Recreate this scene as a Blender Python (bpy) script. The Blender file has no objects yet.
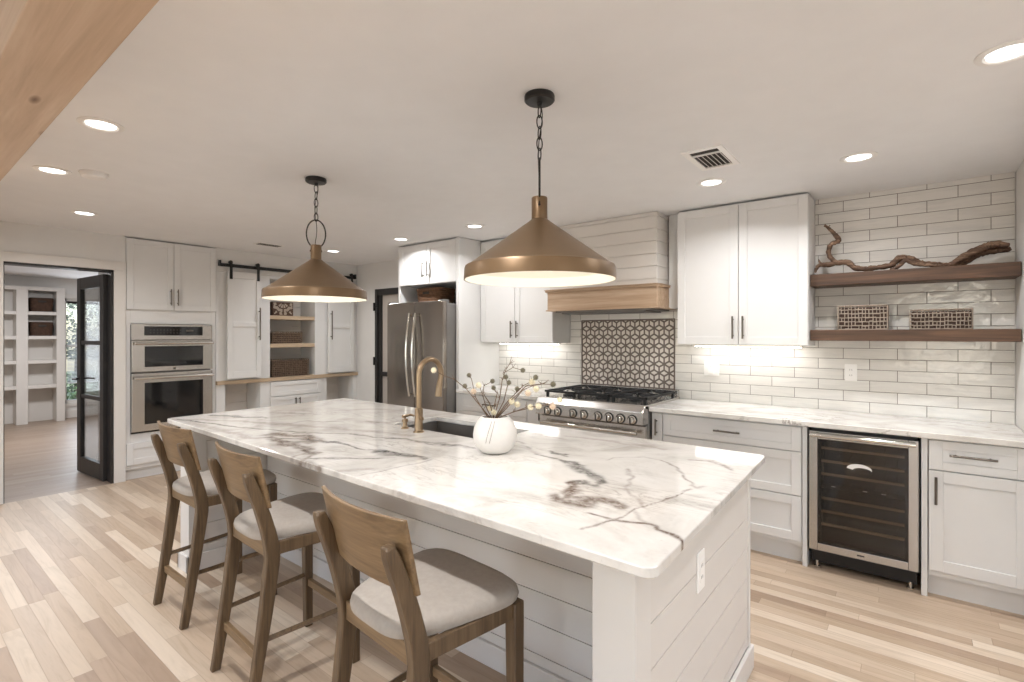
import bpy, bmesh, math, random
import numpy as np
from mathutils import Vector, Matrix
R = math.radians
PI = math.pi
random.seed(7)
SC = bpy.context.scene
COL = SC.collection

# ---------------------------------------------------------------- camera
cam_d = bpy.data.cameras.new('camera')
cam = bpy.data.objects.new('camera', cam_d)
COL.objects.link(cam)
cam_d.sensor_width = 36.0
cam_d.lens = 510.0 / 1024.0 * 36.0
cam_d.shift_y = -6.0 / 1024.0
cam_d.clip_start = 0.02
cam.location = (0, 0, 1.45)
cam.rotation_euler = (R(90), 0, R(38.25))
SC.camera = cam

# ---------------------------------------------------------------- world, exposure
w = bpy.data.worlds.new('sky')
SC.world = w
w.use_nodes = True
wn = w.node_tree
wn.nodes.clear()
wo = wn.nodes.new('ShaderNodeOutputWorld')
wb = wn.nodes.new('ShaderNodeBackground')
ws = wn.nodes.new('ShaderNodeTexSky')
ws.sky_type = 'NISHITA'
ws.sun_disc = False
ws.sun_elevation = R(48)
ws.sun_rotation = R(200)
wb.inputs['Strength'].default_value = 0.55
wn.links.new(ws.outputs[0], wb.inputs[0])
wn.links.new(wb.outputs[0], wo.inputs[0])
SC.view_settings.view_transform = 'Standard'
SC.view_settings.look = 'None'
SC.view_settings.gamma = 1.0
SC.view_settings.use_curve_mapping = False
SC.view_settings.exposure = 0.09
cy = SC.cycles
cy.use_denoising = True
cy.max_bounces = 10
cy.diffuse_bounces = 6
cy.glossy_bounces = 4
cy.transmission_bounces = 6
cy.transparent_max_bounces = 12
cy.caustics_reflective = False
cy.caustics_refractive = False
cy.sample_clamp_indirect = 6.0

WARM = (0.985, 0.985, 1.0)
DAY = (0.86, 0.93, 1.0)


def area_light(name, loc, sx, sy, power, color, rot=(0, 0, 0), shape='RECTANGLE', spread=180):
    d = bpy.data.lights.new(name, 'AREA')
    d.shape = shape
    d.size = sx
    d.size_y = sy
    d.energy = power
    d.color = color
    d.spread = R(spread)
    o = bpy.data.objects.new(name, d)
    COL.objects.link(o)
    o.location = loc
    o.rotation_euler = rot
    return o


CEIL = 2.43
sun_d = bpy.data.lights.new('sun', 'SUN')
sun_d.energy = 5.0
sun_d.angle = R(0.6)
sun_d.color = (1.0, 0.97, 0.92)
sun = bpy.data.objects.new('sun', sun_d)
COL.objects.link(sun)
sun.rotation_euler = Vector((-0.4, -0.15, -0.9)).to_track_quat('-Z', 'Y').to_euler()
# added fill in unseen rear and right windows; daylight in the study window
for k, wx in enumerate((-4.6, -2.2, 0.6)):
    area_light('window_daylight', (wx, -2.72, 1.35), 1.5, 1.5, 13, DAY, (R(90), 0, 0))
area_light('window_daylight', (2.62, 0.4, 1.35), 1.5, 1.5, 10, DAY, (0, R(90), 0))
area_light('window_daylight', (-11.5, 2.75, 1.25), 1.6, 1.1, 22, DAY, (0, R(-90), 0))
DOWN_W = 9.0
UNDER_W = 0.5
PEND_W = 1.3

# ---------------------------------------------------------------- helpers


def srgb(c):
    return tuple(((v / 255.0) / 12.92 if v / 255.0 <= 0.04045 else ((v / 255.0 + 0.055) / 1.055) ** 2.4) for v in c[:3]) + (1.0,)


def node_mat(name):
    m = bpy.data.materials.new(name)
    m.use_nodes = True
    nt = m.node_tree
    b = nt.nodes['Principled BSDF']
    return m, nt, b


def N(nt, t, **kw):
    n = nt.nodes.new(t)
    for k, v in kw.items():
        setattr(n, k, v)
    return n


def math_n(nt, op, a, b=None, c=None, clamp=False):
    n = nt.nodes.new('ShaderNodeMath')
    n.operation = op
    n.use_clamp = clamp
    for i, v in enumerate((a, b, c)):
        if v is None:
            continue
        if isinstance(v, (int, float)):
            n.inputs[i].default_value = v
        else:
            nt.links.new(v, n.inputs[i])
    return n.outputs[0]


def mixc(nt, fac, a, b, mode='MIX'):
    n = nt.nodes.new('ShaderNodeMix')
    n.data_type = 'RGBA'
    n.blend_type = mode
    for s, v in ((n.inputs[0], fac), (n.inputs[6], a), (n.inputs[7], b)):
        if isinstance(v, (int, float)):
            s.default_value = v
        elif isinstance(v, tuple):
            s.default_value = v
        else:
            nt.links.new(v, s)
    return n.outputs[2]


def ramp(nt, fac, stops):
    n = nt.nodes.new('ShaderNodeValToRGB')
    e = n.color_ramp.elements
    while len(e) < len(stops):
        e.new(0.5)
    for i, (p, c) in enumerate(stops):
        e[i].position = p
        e[i].color = c if isinstance(c, tuple) else (c, c, c, 1)
    nt.links.new(fac, n.inputs[0])
    return n.outputs[0]


def coords(nt, scale=(1, 1, 1), loc=(0, 0, 0), world=False):
    if world:
        g = N(nt, 'ShaderNodeNewGeometry')
        src = g.outputs['Position']
    else:
        t = N(nt, 'ShaderNodeTexCoord')
        src = t.outputs['Object']
    mp = N(nt, 'ShaderNodeMapping')
    mp.inputs['Scale'].default_value = scale
    mp.inputs['Location'].default_value = loc
    nt.links.new(src, mp.inputs[0])
    return mp.outputs[0]


def noise(nt, vec, scale, detail=3.0, rough=0.5, dist=0.0):
    n = N(nt, 'ShaderNodeTexNoise')
    n.inputs['Scale'].default_value = scale
    n.inputs['Detail'].default_value = detail
    n.inputs['Roughness'].default_value = rough
    n.inputs['Distortion'].default_value = dist
    nt.links.new(vec, n.inputs['Vector'])
    return n.outputs['Fac']


def bump(nt, b, h, strength, distance=0.01, prev=None):
    n = N(nt, 'ShaderNodeBump')
    n.inputs['Strength'].default_value = strength
    n.inputs['Distance'].default_value = distance
    nt.links.new(h, n.inputs['Height'])
    if prev is not None:
        nt.links.new(prev, n.inputs['Normal'])
    nt.links.new(n.outputs[0], b.inputs['Normal'])
    return n.outputs[0]


def plain(name, rgb, rough=0.5, metal=0.0, var=0.04, scale=6.0, bmp=0.0, coat=0.0, aniso=None):
    """painted, moulded or metal surface with a slight procedural variation"""
    m, nt, b = node_mat(name)
    c = srgb(rgb)
    v = coords(nt, aniso or (1, 1, 1))
    f = noise(nt, v, scale, 4)
    dark = tuple(x * (1 - var) for x in c[:3]) + (1,)
    lite = tuple(min(1, x * (1 + var)) for x in c[:3]) + (1,)
    nt.links.new(ramp(nt, f, [(0.3, dark), (0.7, lite)]), b.inputs['Base Color'])
    b.inputs['Roughness'].default_value = rough
    b.inputs['Metallic'].default_value = metal
    b.inputs['Coat Weight'].default_value = coat
    if bmp:
        bump(nt, b, noise(nt, v, scale * 12, 3), bmp, 0.002)
    return m


def wood(name, dark, mid, lite, axis=0, rough=0.5, grain=1.0, bmp=0.15, knots=False):
    m, nt, b = node_mat(name)
    s = [14.0, 14.0, 14.0]
    s[axis] = 0.9
    v = coords(nt, tuple(s))
    f1 = noise(nt, v, 1.6 * grain, 5, 0.6, 0.8)
    s2 = [90.0, 90.0, 90.0]
    s2[axis] = 3.0
    v2 = coords(nt, tuple(s2))
    f2 = noise(nt, v2, 1.0 * grain, 3, 0.6)
    f = math_n(nt, 'ADD', math_n(nt, 'MULTIPLY', f1, 0.7), math_n(nt, 'MULTIPLY', f2, 0.3))
    col = ramp(nt, f, [(0.33, srgb(dark)), (0.5, srgb(mid)), (0.68, srgb(lite))])
    if knots:
        k = N(nt, 'ShaderNodeTexVoronoi')
        s3 = [5.0, 5.0, 5.0]
        s3[axis] = 1.6
        nt.links.new(coords(nt, tuple(s3)), k.inputs['Vector'])
        k.inputs['Scale'].default_value = 1.0
        kf = ramp(nt, k.outputs['Distance'], [(0.03, 1.0), (0.09, 0.0)])
        col = mixc(nt, kf, col, srgb((96, 62, 38)))
    nt.links.new(col, b.inputs['Base Color'])
    b.inputs['Roughness'].default_value = rough
    bump(nt, b, f2, bmp, 0.002)
    return m


def thin_glass(name, tint=(1, 1, 1, 1), refl=0.12, rough=0.02):
    m = bpy.data.materials.new(name)
    m.use_nodes = True
    nt = m.node_tree
    nt.nodes.clear()
    o = N(nt, 'ShaderNodeOutputMaterial')
    t = N(nt, 'ShaderNodeBsdfTransparent')
    t.inputs[0].default_value = tint
    g = N(nt, 'ShaderNodeBsdfGlossy')
    g.inputs['Roughness'].default_value = rough
    x = N(nt, 'ShaderNodeMixShader')
    l = N(nt, 'ShaderNodeLayerWeight')
    l.inputs[0].default_value = 0.35
    nt.links.new(math_n(nt, 'ADD', math_n(nt, 'MULTIPLY', l.outputs['Fresnel'], 0.6), refl, clamp=True), x.inputs[0])
    nt.links.new(t.outputs[0], x.inputs[1])
    nt.links.new(g.outputs[0], x.inputs[2])
    nt.links.new(x.outputs[0], o.inputs[0])
    return m


def emissive(name, color, strength):
    m, nt, b = node_mat(name)
    b.inputs['Base Color'].default_value = (0.9, 0.9, 0.9, 1)
    b.inputs['Emission Color'].default_value = color + (1,) if len(color) == 3 else color
    b.inputs['Emission Strength'].default_value = strength
    return m


class MB:
    """collects shapes in room coordinates (or through a frame) and links them as ONE mesh object"""

    def __init__(self, frame=None):
        self.bm = bmesh.new()
        self.f = frame or (lambda a, b, c: (a, b, c))

    def face_pts(self, pts):
        vs = [self.bm.verts.new(self.f(*p)) for p in pts]
        self.bm.faces.new(vs)

    def box(self, a0, a1, b0, b1, c0, c1):
        v = [self.bm.verts.new(self.f(a, b, c)) for a in (a0, a1) for b in (b0, b1) for c in (c0, c1)]
        for q in ((0, 1, 3, 2), (4, 6, 7, 5), (0, 4, 5, 1), (2, 3, 7, 6), (0, 2, 6, 4), (1, 5, 7, 3)):
            self.bm.faces.new([v[i] for i in q])
        return self

    def prism(self, poly, lo, hi, axis=2):
        """poly of 2d points extruded along an axis (0,1,2); the 2d points fill the other two in order"""
        def P(p, h):
            q = [p[0], p[1]]
            q.insert(axis, h)
            return self.f(*q)
        a = [self.bm.verts.new(P(p, lo)) for p in poly]
        b = [self.bm.verts.new(P(p, hi)) for p in poly]
        n = len(poly)
        self.bm.faces.new(a[::-1])
        self.bm.faces.new(b)
        for i in range(n):
            self.bm.faces.new([a[i], a[(i + 1) % n], b[(i + 1) % n], b[i]])
        return self

    def tube(self, pts, r, seg=10, closed=False, cap=True, flat=None):
        pts = [Vector(self.f(*p)) for p in pts]
        n = len(pts)
        rs = r if isinstance(r, (list, tuple)) else [r] * n
        rings = []
        prev_u = None
        for i in range(n):
            if closed:
                t = pts[(i + 1) % n] - pts[i - 1]
            else:
                t = pts[min(i + 1, n - 1)] - pts[max(i - 1, 0)]
            t.normalize()
            if prev_u is None:
                u = t.cross(Vector((0, 0, 1)))
                if u.length < 0.05:
                    u = t.cross(Vector((0, 1, 0)))
            else:
                u = prev_u - t * prev_u.dot(t)
            u.normalize()
            prev_u = u.copy()
            v = t.cross(u)
            ring = []
            for k in range(seg):
                a = 2 * PI * k / seg
                ring.append(self.bm.verts.new(pts[i] + (u * math.cos(a) + v * math.sin(a) * (flat or 1)) * rs[i]))
            rings.append(ring)
        m = n if closed else n - 1
        for i in range(m):
            A, B = rings[i], rings[(i + 1) % n]
            for k in range(seg):
                self.bm.faces.new([A[k], A[(k + 1) % seg], B[(k + 1) % seg], B[k]])
        if cap and not closed:
            self.bm.faces.new(rings[0][::-1])
            self.bm.faces.new(rings[-1])
        return self

    def lathe(self, prof, c=(0, 0, 0), seg=48, ax=2, close=False):
        """profile of (radius, height) revolved about an axis through c"""
        rings = []
        for (r, h) in prof:
            ring = []
            for k in range(seg):
                a = 2 * PI * k / seg
                p = [r * math.cos(a), r * math.sin(a)]
                p.insert(ax, h)
                ring.append(self.bm.verts.new(self.f(c[0] + p[0], c[1] + p[1], c[2] + p[2])))
            rings.append(ring)
        m = len(prof) if close else len(prof) - 1
        for i in range(m):
            A, B = rings[i], rings[(i + 1) % len(prof)]
            for k in range(seg):
                self.bm.faces.new([A[k], A[(k + 1) % seg], B[(k + 1) % seg], B[k]])
        if not close:
            if prof[0][0] > 1e-6:
                self.bm.faces.new(rings[0][::-1])
            if prof[-1][0] > 1e-6:
                self.bm.faces.new(rings[-1])
        return self

    def ball(self, c, r, sub=2, sq=(1, 1, 1)):
        mtx = Matrix.Translation(Vector(self.f(*c))) @ Matrix.Diagonal((r * sq[0], r * sq[1], r * sq[2], 1))
        bmesh.ops.create_icosphere(self.bm, subdivisions=sub, radius=1.0, matrix=mtx)
        return self

    def build(self, name, mat, parent=None, org=(0, 0, 0), bevel=0.0, smooth=None, seg=2):
        bm = self.bm
        bmesh.ops.recalc_face_normals(bm, faces=bm.faces)
        if parent is not None:
            rt = parent
            while rt.parent:
                rt = rt.parent
            org = rt.get('_org', (0, 0, 0)) if '_org' in rt else (0, 0, 0)
        if tuple(org) != (0, 0, 0):
            bmesh.ops.translate(bm, verts=bm.verts, vec=-Vector(org))
        me = bpy.data.meshes.new(name)
        bm.to_mesh(me)
        bm.free()
        o = bpy.data.objects.new(name, me)
        COL.objects.link(o)
        me.materials.append(mat)
        if parent is None:
            o.location = org
        else:
            o.parent = parent
        if smooth is not None:
            for p in me.polygons:
                p.use_smooth = True
            me.set_sharp_from_angle(angle=R(smooth))
        if bevel:
            md = o.modifiers.new('edge', 'BEVEL')
            md.width = bevel
            md.segments = seg
            md.limit_method = 'ANGLE'
            md.angle_limit = R(40)
            md.harden_normals = False
        return o


def tag(o, label=None, cat=None, group=None, kind=None):
    if label:
        o['label'] = label
    if cat:
        o['category'] = cat
    if group:
        o['group'] = group
    if kind:
        o['kind'] = kind
    return o


def thing(name, label, cat, org=(0, 0, 0), group=None, rot=0.0):
    o = bpy.data.objects.new(name, None)
    COL.objects.link(o)
    o.location = org
    o['_org'] = tuple(float(v) for v in org)
    o.empty_display_size = 0.1
    tag(o, label, cat, group)
    return o


def struct(name, mb, mat, **kw):
    o = mb.build(name, mat, **kw)
    o['kind'] = 'structure'
    return o


def copy_tree(o, parent=None):
    c = o.copy()
    COL.objects.link(c)
    c.parent = parent
    for ch in list(o.children):
        copy_tree(ch, c)
    return c


FB = lambda yf: (lambda u, n, z: (u, yf - n, z))      # faces the camera side of the range wall
FL = lambda xf: (lambda u, n, z: (xf + n, u, z))      # faces away from the oven wall

# ---------------------------------------------------------------- materials
M = {}
M['wall'] = plain('wall_paint', (220, 218, 215), 0.6, var=0.015, bmp=0.05)
M['ceiling'] = plain('ceiling_paint', (238, 238, 239), 0.7, var=0.015, bmp=0.05)
M['cab'] = plain('white_cabinet_paint', (220, 219, 217), 0.35, var=0.012)
M['trimw'] = plain('white_trim_paint', (218, 214, 209), 0.4, var=0.012)
M['shiplap'] = plain('shiplap_paint', (216, 211, 205), 0.45, var=0.02, scale=3)
M['black'] = plain('black_painted_metal', (34, 32, 31), 0.4, 0.3, var=0.1)
M['blackdoor'] = plain('black_door_paint', (40, 38, 37), 0.4, 0.0, var=0.1)
M['grate'] = plain('cast_iron', (22, 22, 23), 0.5, 0.2, var=0.15, scale=30, bmp=0.2)
M['pull'] = plain('gunmetal_pull', (112, 105, 97), 0.3, 0.9, var=0.06)
M['steel'] = plain('brushed_stainless', (190, 186, 181), 0.27, 0.95, var=0.02, scale=10, aniso=(1, 1, 0.03))
M['steelh'] = plain('brushed_stainless_level', (204, 200, 195), 0.24, 0.95, var=0.02, scale=10, aniso=(0.03, 0.03, 1))
M['fridge'] = plain('fridge_stainless', (148, 141, 134), 0.22, 0.95, var=0.02, scale=8, aniso=(1, 1, 0.03))
M['chrome'] = plain('polished_steel', (215, 212, 206), 0.12, 1.0, var=0.02)
M['fside'] = plain('grey_appliance_side', (122, 119, 116), 0.45, 0.3, var=0.03)
M['dglass'] = plain('dark_oven_glass', (16, 16, 17), 0.06, 0.0, var=0.1, coat=0.5)
M['brass'] = plain('brushed_champagne_brass', (160, 138, 112), 0.3, 0.9, var=0.05, scale=30)
M['bronze'] = plain('satin_bronze_shade', (126, 103, 77), 0.36, 0.5, var=0.05, scale=8)
M['inner'] = plain('white_enamel_inside', (240, 234, 220), 0.5, var=0.01)
M['lightwood'] = wood('pale_oak_wood', (160, 134, 108), (182, 156, 130), (198, 174, 150), axis=0, rough=0.5)
M['lightwoody'] = wood('pale_oak_wood_ledge', (160, 138, 114), (182, 160, 134), (198, 178, 152), axis=1, rough=0.5)
M['walnut'] = wood('walnut_shelf_wood', (58, 40, 28), (84, 60, 43), (106, 77, 56), axis=0, rough=0.5)
M['beam'] = wood('raw_pine_beam', (184, 158, 132), (200, 174, 148), (214, 192, 168), axis=0, rough=0.6, knots=True, grain=0.6)
M['stool'] = wood('stool_oak_stain', (72, 56, 40), (94, 75, 54), (116, 95, 70), axis=2, rough=0.42, grain=2.2)
M['stoolx'] = wood('stool_back_veneer', (104, 82, 58), (124, 100, 72), (142, 117, 86), axis=0, rough=0.4, grain=1.6)
M['drift'] = wood('driftwood_bark', (50, 34, 26), (98, 74, 58), (160, 132, 108), axis=0, rough=0.8, grain=2.0, bmp=0.8)
M['fabric'] = plain('grey_seat_fabric', (170, 161, 151), 0.85, var=0.05, scale=60, bmp=0.4)
M['vase'] = plain('white_stoneware', (222, 218, 213), 0.5, var=0.05, scale=18, bmp=0.25)
M['wicker'] = plain('dark_brown_wicker', (70, 48, 34), 0.75, var=0.35, scale=30, bmp=0.8)
M['wickerm'] = plain('brown_wicker', (112, 80, 56), 0.75, var=0.35, scale=30, bmp=0.8)
M['weave'] = plain('pale_woven_cane', (156, 143, 129), 0.7, var=0.12, scale=30, bmp=0.4)
M['weave2'] = plain('brown_woven_cane', (118, 98, 80), 0.7, var=0.25, scale=30, bmp=0.4)
M['weaved'] = plain('dark_woven_core', (62, 44, 34), 0.8, var=0.2, scale=30)
M['twig'] = plain('brown_twig', (104, 82, 62), 0.8, var=0.2, scale=60)
M['bloom_y'] = plain('cream_yellow_bloom', (226, 216, 188), 0.8, var=0.15, scale=80, bmp=0.5)
M['bloom_o'] = plain('olive_grey_bloom', (112, 106, 88), 0.85, var=0.2, scale=80, bmp=0.5)
M['bloom_p'] = plain('pale_pink_bloom', (218, 198, 176), 0.8, var=0.15, scale=80, bmp=0.5)
M['plastic'] = plain('white_outlet_plastic', (244, 242, 239), 0.3, var=0.01)
M['slot'] = plain('outlet_slot', (60, 58, 56), 0.5)
M['taupe'] = plain('taupe_mosaic_stone', (104, 90, 82), 0.35, var=0.1, scale=20)
M['pale'] = plain('pale_mosaic_stone', (222, 214, 204), 0.25, var=0.06, scale=14)
M['sinkm'] = plain('dark_sink_steel', (150, 145, 140), 0.35, 0.8, var=0.06)
M['gap'] = plain('shadow_gap_liner', (60, 56, 52), 0.8)
M['glass'] = thin_glass('clear_pane', (0.97, 0.98, 0.98, 1), 0.04)
M['wglass'] = thin_glass('tinted_cooler_glass', (0.70, 0.67, 0.64, 1), 0.02)
M['frost'] = plain('frosted_grey_pane', (176, 168, 160), 0.3, var=0.03)
M['lens'] = emissive('lamp_lens', (1.0, 0.98, 0.95), 6.0)
M['bulb'] = emissive('bulb_glass', (1.0, 0.88, 0.7), 12.0)
M['strip'] = emissive('led_strip_lens', (1.0, 0.97, 0.92), 14.0)
M['leaf'] = plain('hedge_leaves', (70, 96, 58), 0.7, var=0.4, scale=14)
M['bark'] = plain('tree_bark', (80, 66, 54), 0.9, var=0.3, scale=20)
M['grass'] = plain('lawn_grass', (120, 128, 92), 0.9, var=0.3, scale=10)
M['blind'] = plain('white_blind_slat', (225, 228, 232), 0.5, var=0.01)
M['smoke'] = plain('white_detector_plastic', (240, 238, 236), 0.5, var=0.01)


def floor_material(name, along, tones, wide, length):
    m, nt, b = node_mat(name)
    g = N(nt, 'ShaderNodeNewGeometry')
    sp = N(nt, 'ShaderNodeSeparateXYZ')
    nt.links.new(g.outputs['Position'], sp.inputs[0])
    a, c = (sp.outputs[0], sp.outputs[1]) if along == 0 else (sp.outputs[1], sp.outputs[0])
    row = math_n(nt, 'FLOOR', math_n(nt, 'DIVIDE', c, wide))
    wr = N(nt, 'ShaderNodeTexWhiteNoise', noise_dimensions='1D')
    nt.links.new(row, wr.inputs['W'])
    pos = math_n(nt, 'ADD', math_n(nt, 'DIVIDE', a, length), math_n(nt, 'MULTIPLY', wr.outputs['Value'], 13.7))
    cell = math_n(nt, 'FLOOR', pos)
    cx = N(nt, 'ShaderNodeCombineXYZ')
    nt.links.new(row, cx.inputs[0])
    nt.links.new(cell, cx.inputs[1])
    wc = N(nt, 'ShaderNodeTexWhiteNoise', noise_dimensions='2D')
    nt.links.new(cx.outputs[0], wc.inputs['Vector'])
    col = ramp(nt, wc.outputs['Value'], [(i / (len(tones) - 1), srgb(t)) for i, t in enumerate(tones)])
    # grain, shifted for each board
    cg = N(nt, 'ShaderNodeCombineXYZ')
    nt.links.new(math_n(nt, 'ADD', math_n(nt, 'MULTIPLY', a, 1.3), math_n(nt, 'MULTIPLY', wc.outputs['Value'], 37.0)), cg.inputs[0])
    nt.links.new(math_n(nt, 'MULTIPLY', c, 16.0), cg.inputs[1])
    nt.links.new(math_n(nt, 'MULTIPLY', wc.outputs['Value'], 11.0), cg.inputs[2])
    gr = noise(nt, cg.outputs[0], 1.5, 6, 0.62, 1.6)
    grc = ramp(nt, gr, [(0.3, (0.86, 0.84, 0.81, 1)), (0.5, (1, 1, 1, 1)), (0.72, (1.07, 1.07, 1.07, 1))])
    col = mixc(nt, 1.0, col, grc, 'MULTIPLY')
    kn = N(nt, 'ShaderNodeTexVoronoi')
    cg2 = N(nt, 'ShaderNodeCombineXYZ')
    nt.links.new(math_n(nt, 'MULTIPLY', a, 1.6), cg2.inputs[0])
    nt.links.new(math_n(nt, 'MULTIPLY', c, 4.0), cg2.inputs[1])
    nt.links.new(cg2.outputs[0], kn.inputs['Vector'])
    kn.inputs['Scale'].default_value = 1.0
    kf = ramp(nt, kn.outputs['Distance'], [(0.015, 0.6), (0.07, 0.0)])
    col = mixc(nt, kf, col, srgb((140, 112, 90)))
    # joints
    fy = math_n(nt, 'FRACT', math_n(nt, 'DIVIDE', c, wide))
    e1 = math_n(nt, 'MINIMUM', fy, math_n(nt, 'SUBTRACT', 1.0, fy))
    fx = math_n(nt, 'FRACT', pos)
    e2 = math_n(nt, 'MULTIPLY', math_n(nt, 'MINIMUM', fx, math_n(nt, 'SUBTRACT', 1.0, fx)), length / wide)
    e = math_n(nt, 'MINIMUM', e1, e2)
    jt = ramp(nt, e, [(0.008, 0.0), (0.03, 1.0)])
    col = mixc(nt, math_n(nt, 'MULTIPLY', math_n(nt, 'SUBTRACT', 1.0, jt), 0.35), col, srgb((120, 96, 76)))
    nt.links.new(col, b.inputs['Base Color'])
    b.inputs['Roughness'].default_value = 0.42
    bump(nt, b, jt, 0.25, 0.001)
    return m


M['floor'] = floor_material('whitewashed_oak_floor', 0,
                            [(158, 135, 114), (194, 173, 150), (179, 157, 134), (207, 190, 169), (168, 145, 123), (199, 179, 157), (216, 201, 182)], 0.068, 0.95)
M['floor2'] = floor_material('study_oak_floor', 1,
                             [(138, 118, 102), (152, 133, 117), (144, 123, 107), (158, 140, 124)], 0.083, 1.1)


def tile_material():
    m, nt, b = node_mat('glossy_subway_tile')
    g = N(nt, 'ShaderNodeNewGeometry')
    sp = N(nt, 'ShaderNodeSeparateXYZ')
    nt.links.new(g.outputs['Position'], sp.inputs[0])
    cb = N(nt, 'ShaderNodeCombineXYZ')
    nt.links.new(math_n(nt, 'ADD', sp.outputs[0], 0.392 + 0.305 * 20), cb.inputs[0])
    nt.links.new(math_n(nt, 'ADD', sp.outputs[2], -0.913 + 0.0741 * 40), cb.inputs[1])
    br = N(nt, 'ShaderNodeTexBrick')
    br.offset = 0.5
    br.offset_frequency = 2
    nt.links.new(cb.outputs[0], br.inputs['Vector'])
    br.inputs['Color1'].default_value = srgb((242, 241, 238))
    br.inputs['Color2'].default_value = srgb((233, 231, 227))
    br.inputs['Mortar'].default_value = srgb((132, 124, 116))
    br.inputs['Scale'].default_value = 1.0
    br.inputs['Mortar Size'].default_value = 0.0019
    br.inputs['Mortar Smooth'].default_value = 0.1
    br.inputs['Bias'].default_value = 0.0
    br.inputs['Brick Width'].default_value = 0.305
    br.inputs['Row Height'].default_value = 0.0741
    v = coords(nt, (1, 1, 1), world=True)
    st = noise(nt, coords(nt, (2.5, 1, 22), world=True), 1.6, 4, 0.6, 0.6)
    col = mixc(nt, 0.6, br.outputs['Color'], ramp(nt, st, [(0.3, srgb((214, 212, 208))), (0.55, srgb((236, 233, 228)))]), 'MULTIPLY')
    nt.links.new(col, b.inputs['Base Color'])
    rr = ramp(nt, br.outputs['Fac'], [(0.0, 0.08), (1.0, 0.7)])
    nt.links.new(rr, b.inputs['Roughness'])
    n1 = bump(nt, b, noise(nt, v, 16, 2, 0.5), 0.55, 0.006)
    inv = math_n(nt, 'SUBTRACT', 1.0, br.outputs['Fac'])
    bump(nt, b, inv, 0.6, 0.002, prev=n1)
    return m


M['tile'] = tile_material()


def marble_material(name, with_attr):
    m, nt, b = node_mat(name)
    v = coords(nt, (1, 1, 1))
    cloud = noise(nt, v, 3.0, 5, 0.6, 1.2)
    base = ramp(nt, cloud, [(0.32, srgb((192, 187, 180))), (0.5, srgb((218, 214, 208))), (0.7, srgb((230, 227, 222)))])
    # fine directional veining of the stone itself
    vv = coords(nt, (1.3, 6.0, 1.3))
    n2 = noise(nt, vv, 1.7, 6, 0.65, 1.0)
    f2 = ramp(nt, math_n(nt, 'ABSOLUTE', math_n(nt, 'SUBTRACT', n2, 0.5)), [(0.0, 1.0), (0.025, 0.0)])
    gate = ramp(nt, noise(nt, v, 2.2, 2), [(0.45, 0.0), (0.62, 1.0)])
    base = mixc(nt, math_n(nt, 'MULTIPLY', math_n(nt, 'MULTIPLY', f2, gate), 0.5 if with_attr else 1.0), base, srgb((150, 142, 134)))
    spk = noise(nt, v, 60, 3, 0.7)
    base = mixc(nt, ramp(nt, spk, [(0.62, 0.0), (0.8, 0.35)]), base, srgb((150, 140, 130)))
    if with_attr:
        brk = ramp(nt, noise(nt, v, 34, 4, 0.7), [(0.36, 0.55), (0.56, 1.25)])
        for at, c in (('vein_soft', (160, 150, 144)), ('vein_grey', (84, 82, 78)), ('vein_brown', (92, 72, 58))):
            a = N(nt, 'ShaderNodeAttribute', attribute_name=at)
            base = mixc(nt, math_n(nt, 'MULTIPLY', a.outputs['Fac'], brk, clamp=True), base, srgb(c))
    nt.links.new(base, b.inputs['Base Color'])
    b.inputs['Roughness'].default_value = 0.09
    return m


M['marble'] = marble_material('veined_marble_top', True)
M['marble2'] = marble_material('veined_marble_counter', False)

# ---------------------------------------------------------------- shell
FX = -6.15      # face of the oven wall
YW = 4.28       # face of the range wall
struct('floor', MB().box(FX, 2.72, -2.8, 4.45, -0.06, 0), M['floor'])
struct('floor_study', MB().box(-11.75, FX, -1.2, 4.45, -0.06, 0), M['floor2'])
struct('ceiling', MB().box(-11.75, 2.72, -2.8, 4.45, CEIL, CEIL + 0.1), M['ceiling'])
struct('wall_back', MB().box(-6.9, -5.70, YW, YW + 0.12, 0, CEIL).box(-5.20, 0.60, YW, YW + 0.12, 0, CEIL)
       .box(-5.70, -5.20, YW, YW + 0.12, 2.06, CEIL).box(-5.70, -5.20, YW + 0.5, YW + 0.55, 0, 2.06), M['wall'])
struct('wall_right', MB().box(0.48, 0.60, 2.8, YW, 0, CEIL).box(0.60, 2.72, 2.8, 2.92, 0, CEIL)
       .box(2.62, 2.72, 1.2, 2.8, 0, CEIL).box(2.62, 2.72, -2.8, -0.4, 0, CEIL)
       .box(2.62, 2.72, -0.4, 1.2, 0, 0.6).box(2.62, 2.72, -0.4, 1.2, 2.1, CEIL), M['wall'])
wf = MB()
xs = [(-6.15, -5.35), (-3.85, -2.95), (-1.45, -0.15), (1.35, 2.62)]
for a, c in xs:
    wf.box(a, c, -2.8, -2.7, 0, CEIL)
for a, c in ((-5.35, -3.85), (-2.95, -1.45), (-0.15, 1.35)):
    wf.box(a, c, -2.8, -2.7, 0, 0.6).box(a, c, -2.8, -2.7, 2.1, CEIL)
struct('wall_front', wf, M['wall'])
wl = MB()
wl.box(FX - 0.14, FX, -2.8, 0.735, 0, CEIL)
wl.box(FX - 0.14, FX, 0.735, 1.505, 2.085, CEIL)
wl.box(FX - 0.14, FX, 1.505, 1.60, 0, CEIL)
wl.box(FX - 0.66, FX - 0.60, 1.60, YW, 0, CEIL)
wl.box(FX - 0.60, FX - 0.14, 1.52, 1.60, 0, CEIL)
wl.box(FX - 0.60, FX, 2.435, YW, 2.17, CEIL)
struct('wall_left', wl, M['wall'])
st = MB()
st.box(-11.75, -11.62, -1.2, 2.14, 2.18, CEIL)
st.box(-11.75, -11.62, -1.2, 1.15, 0, 2.18)
st.box(-11.75, -11.62, 1.15, 2.14, 0, 2.18)
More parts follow.
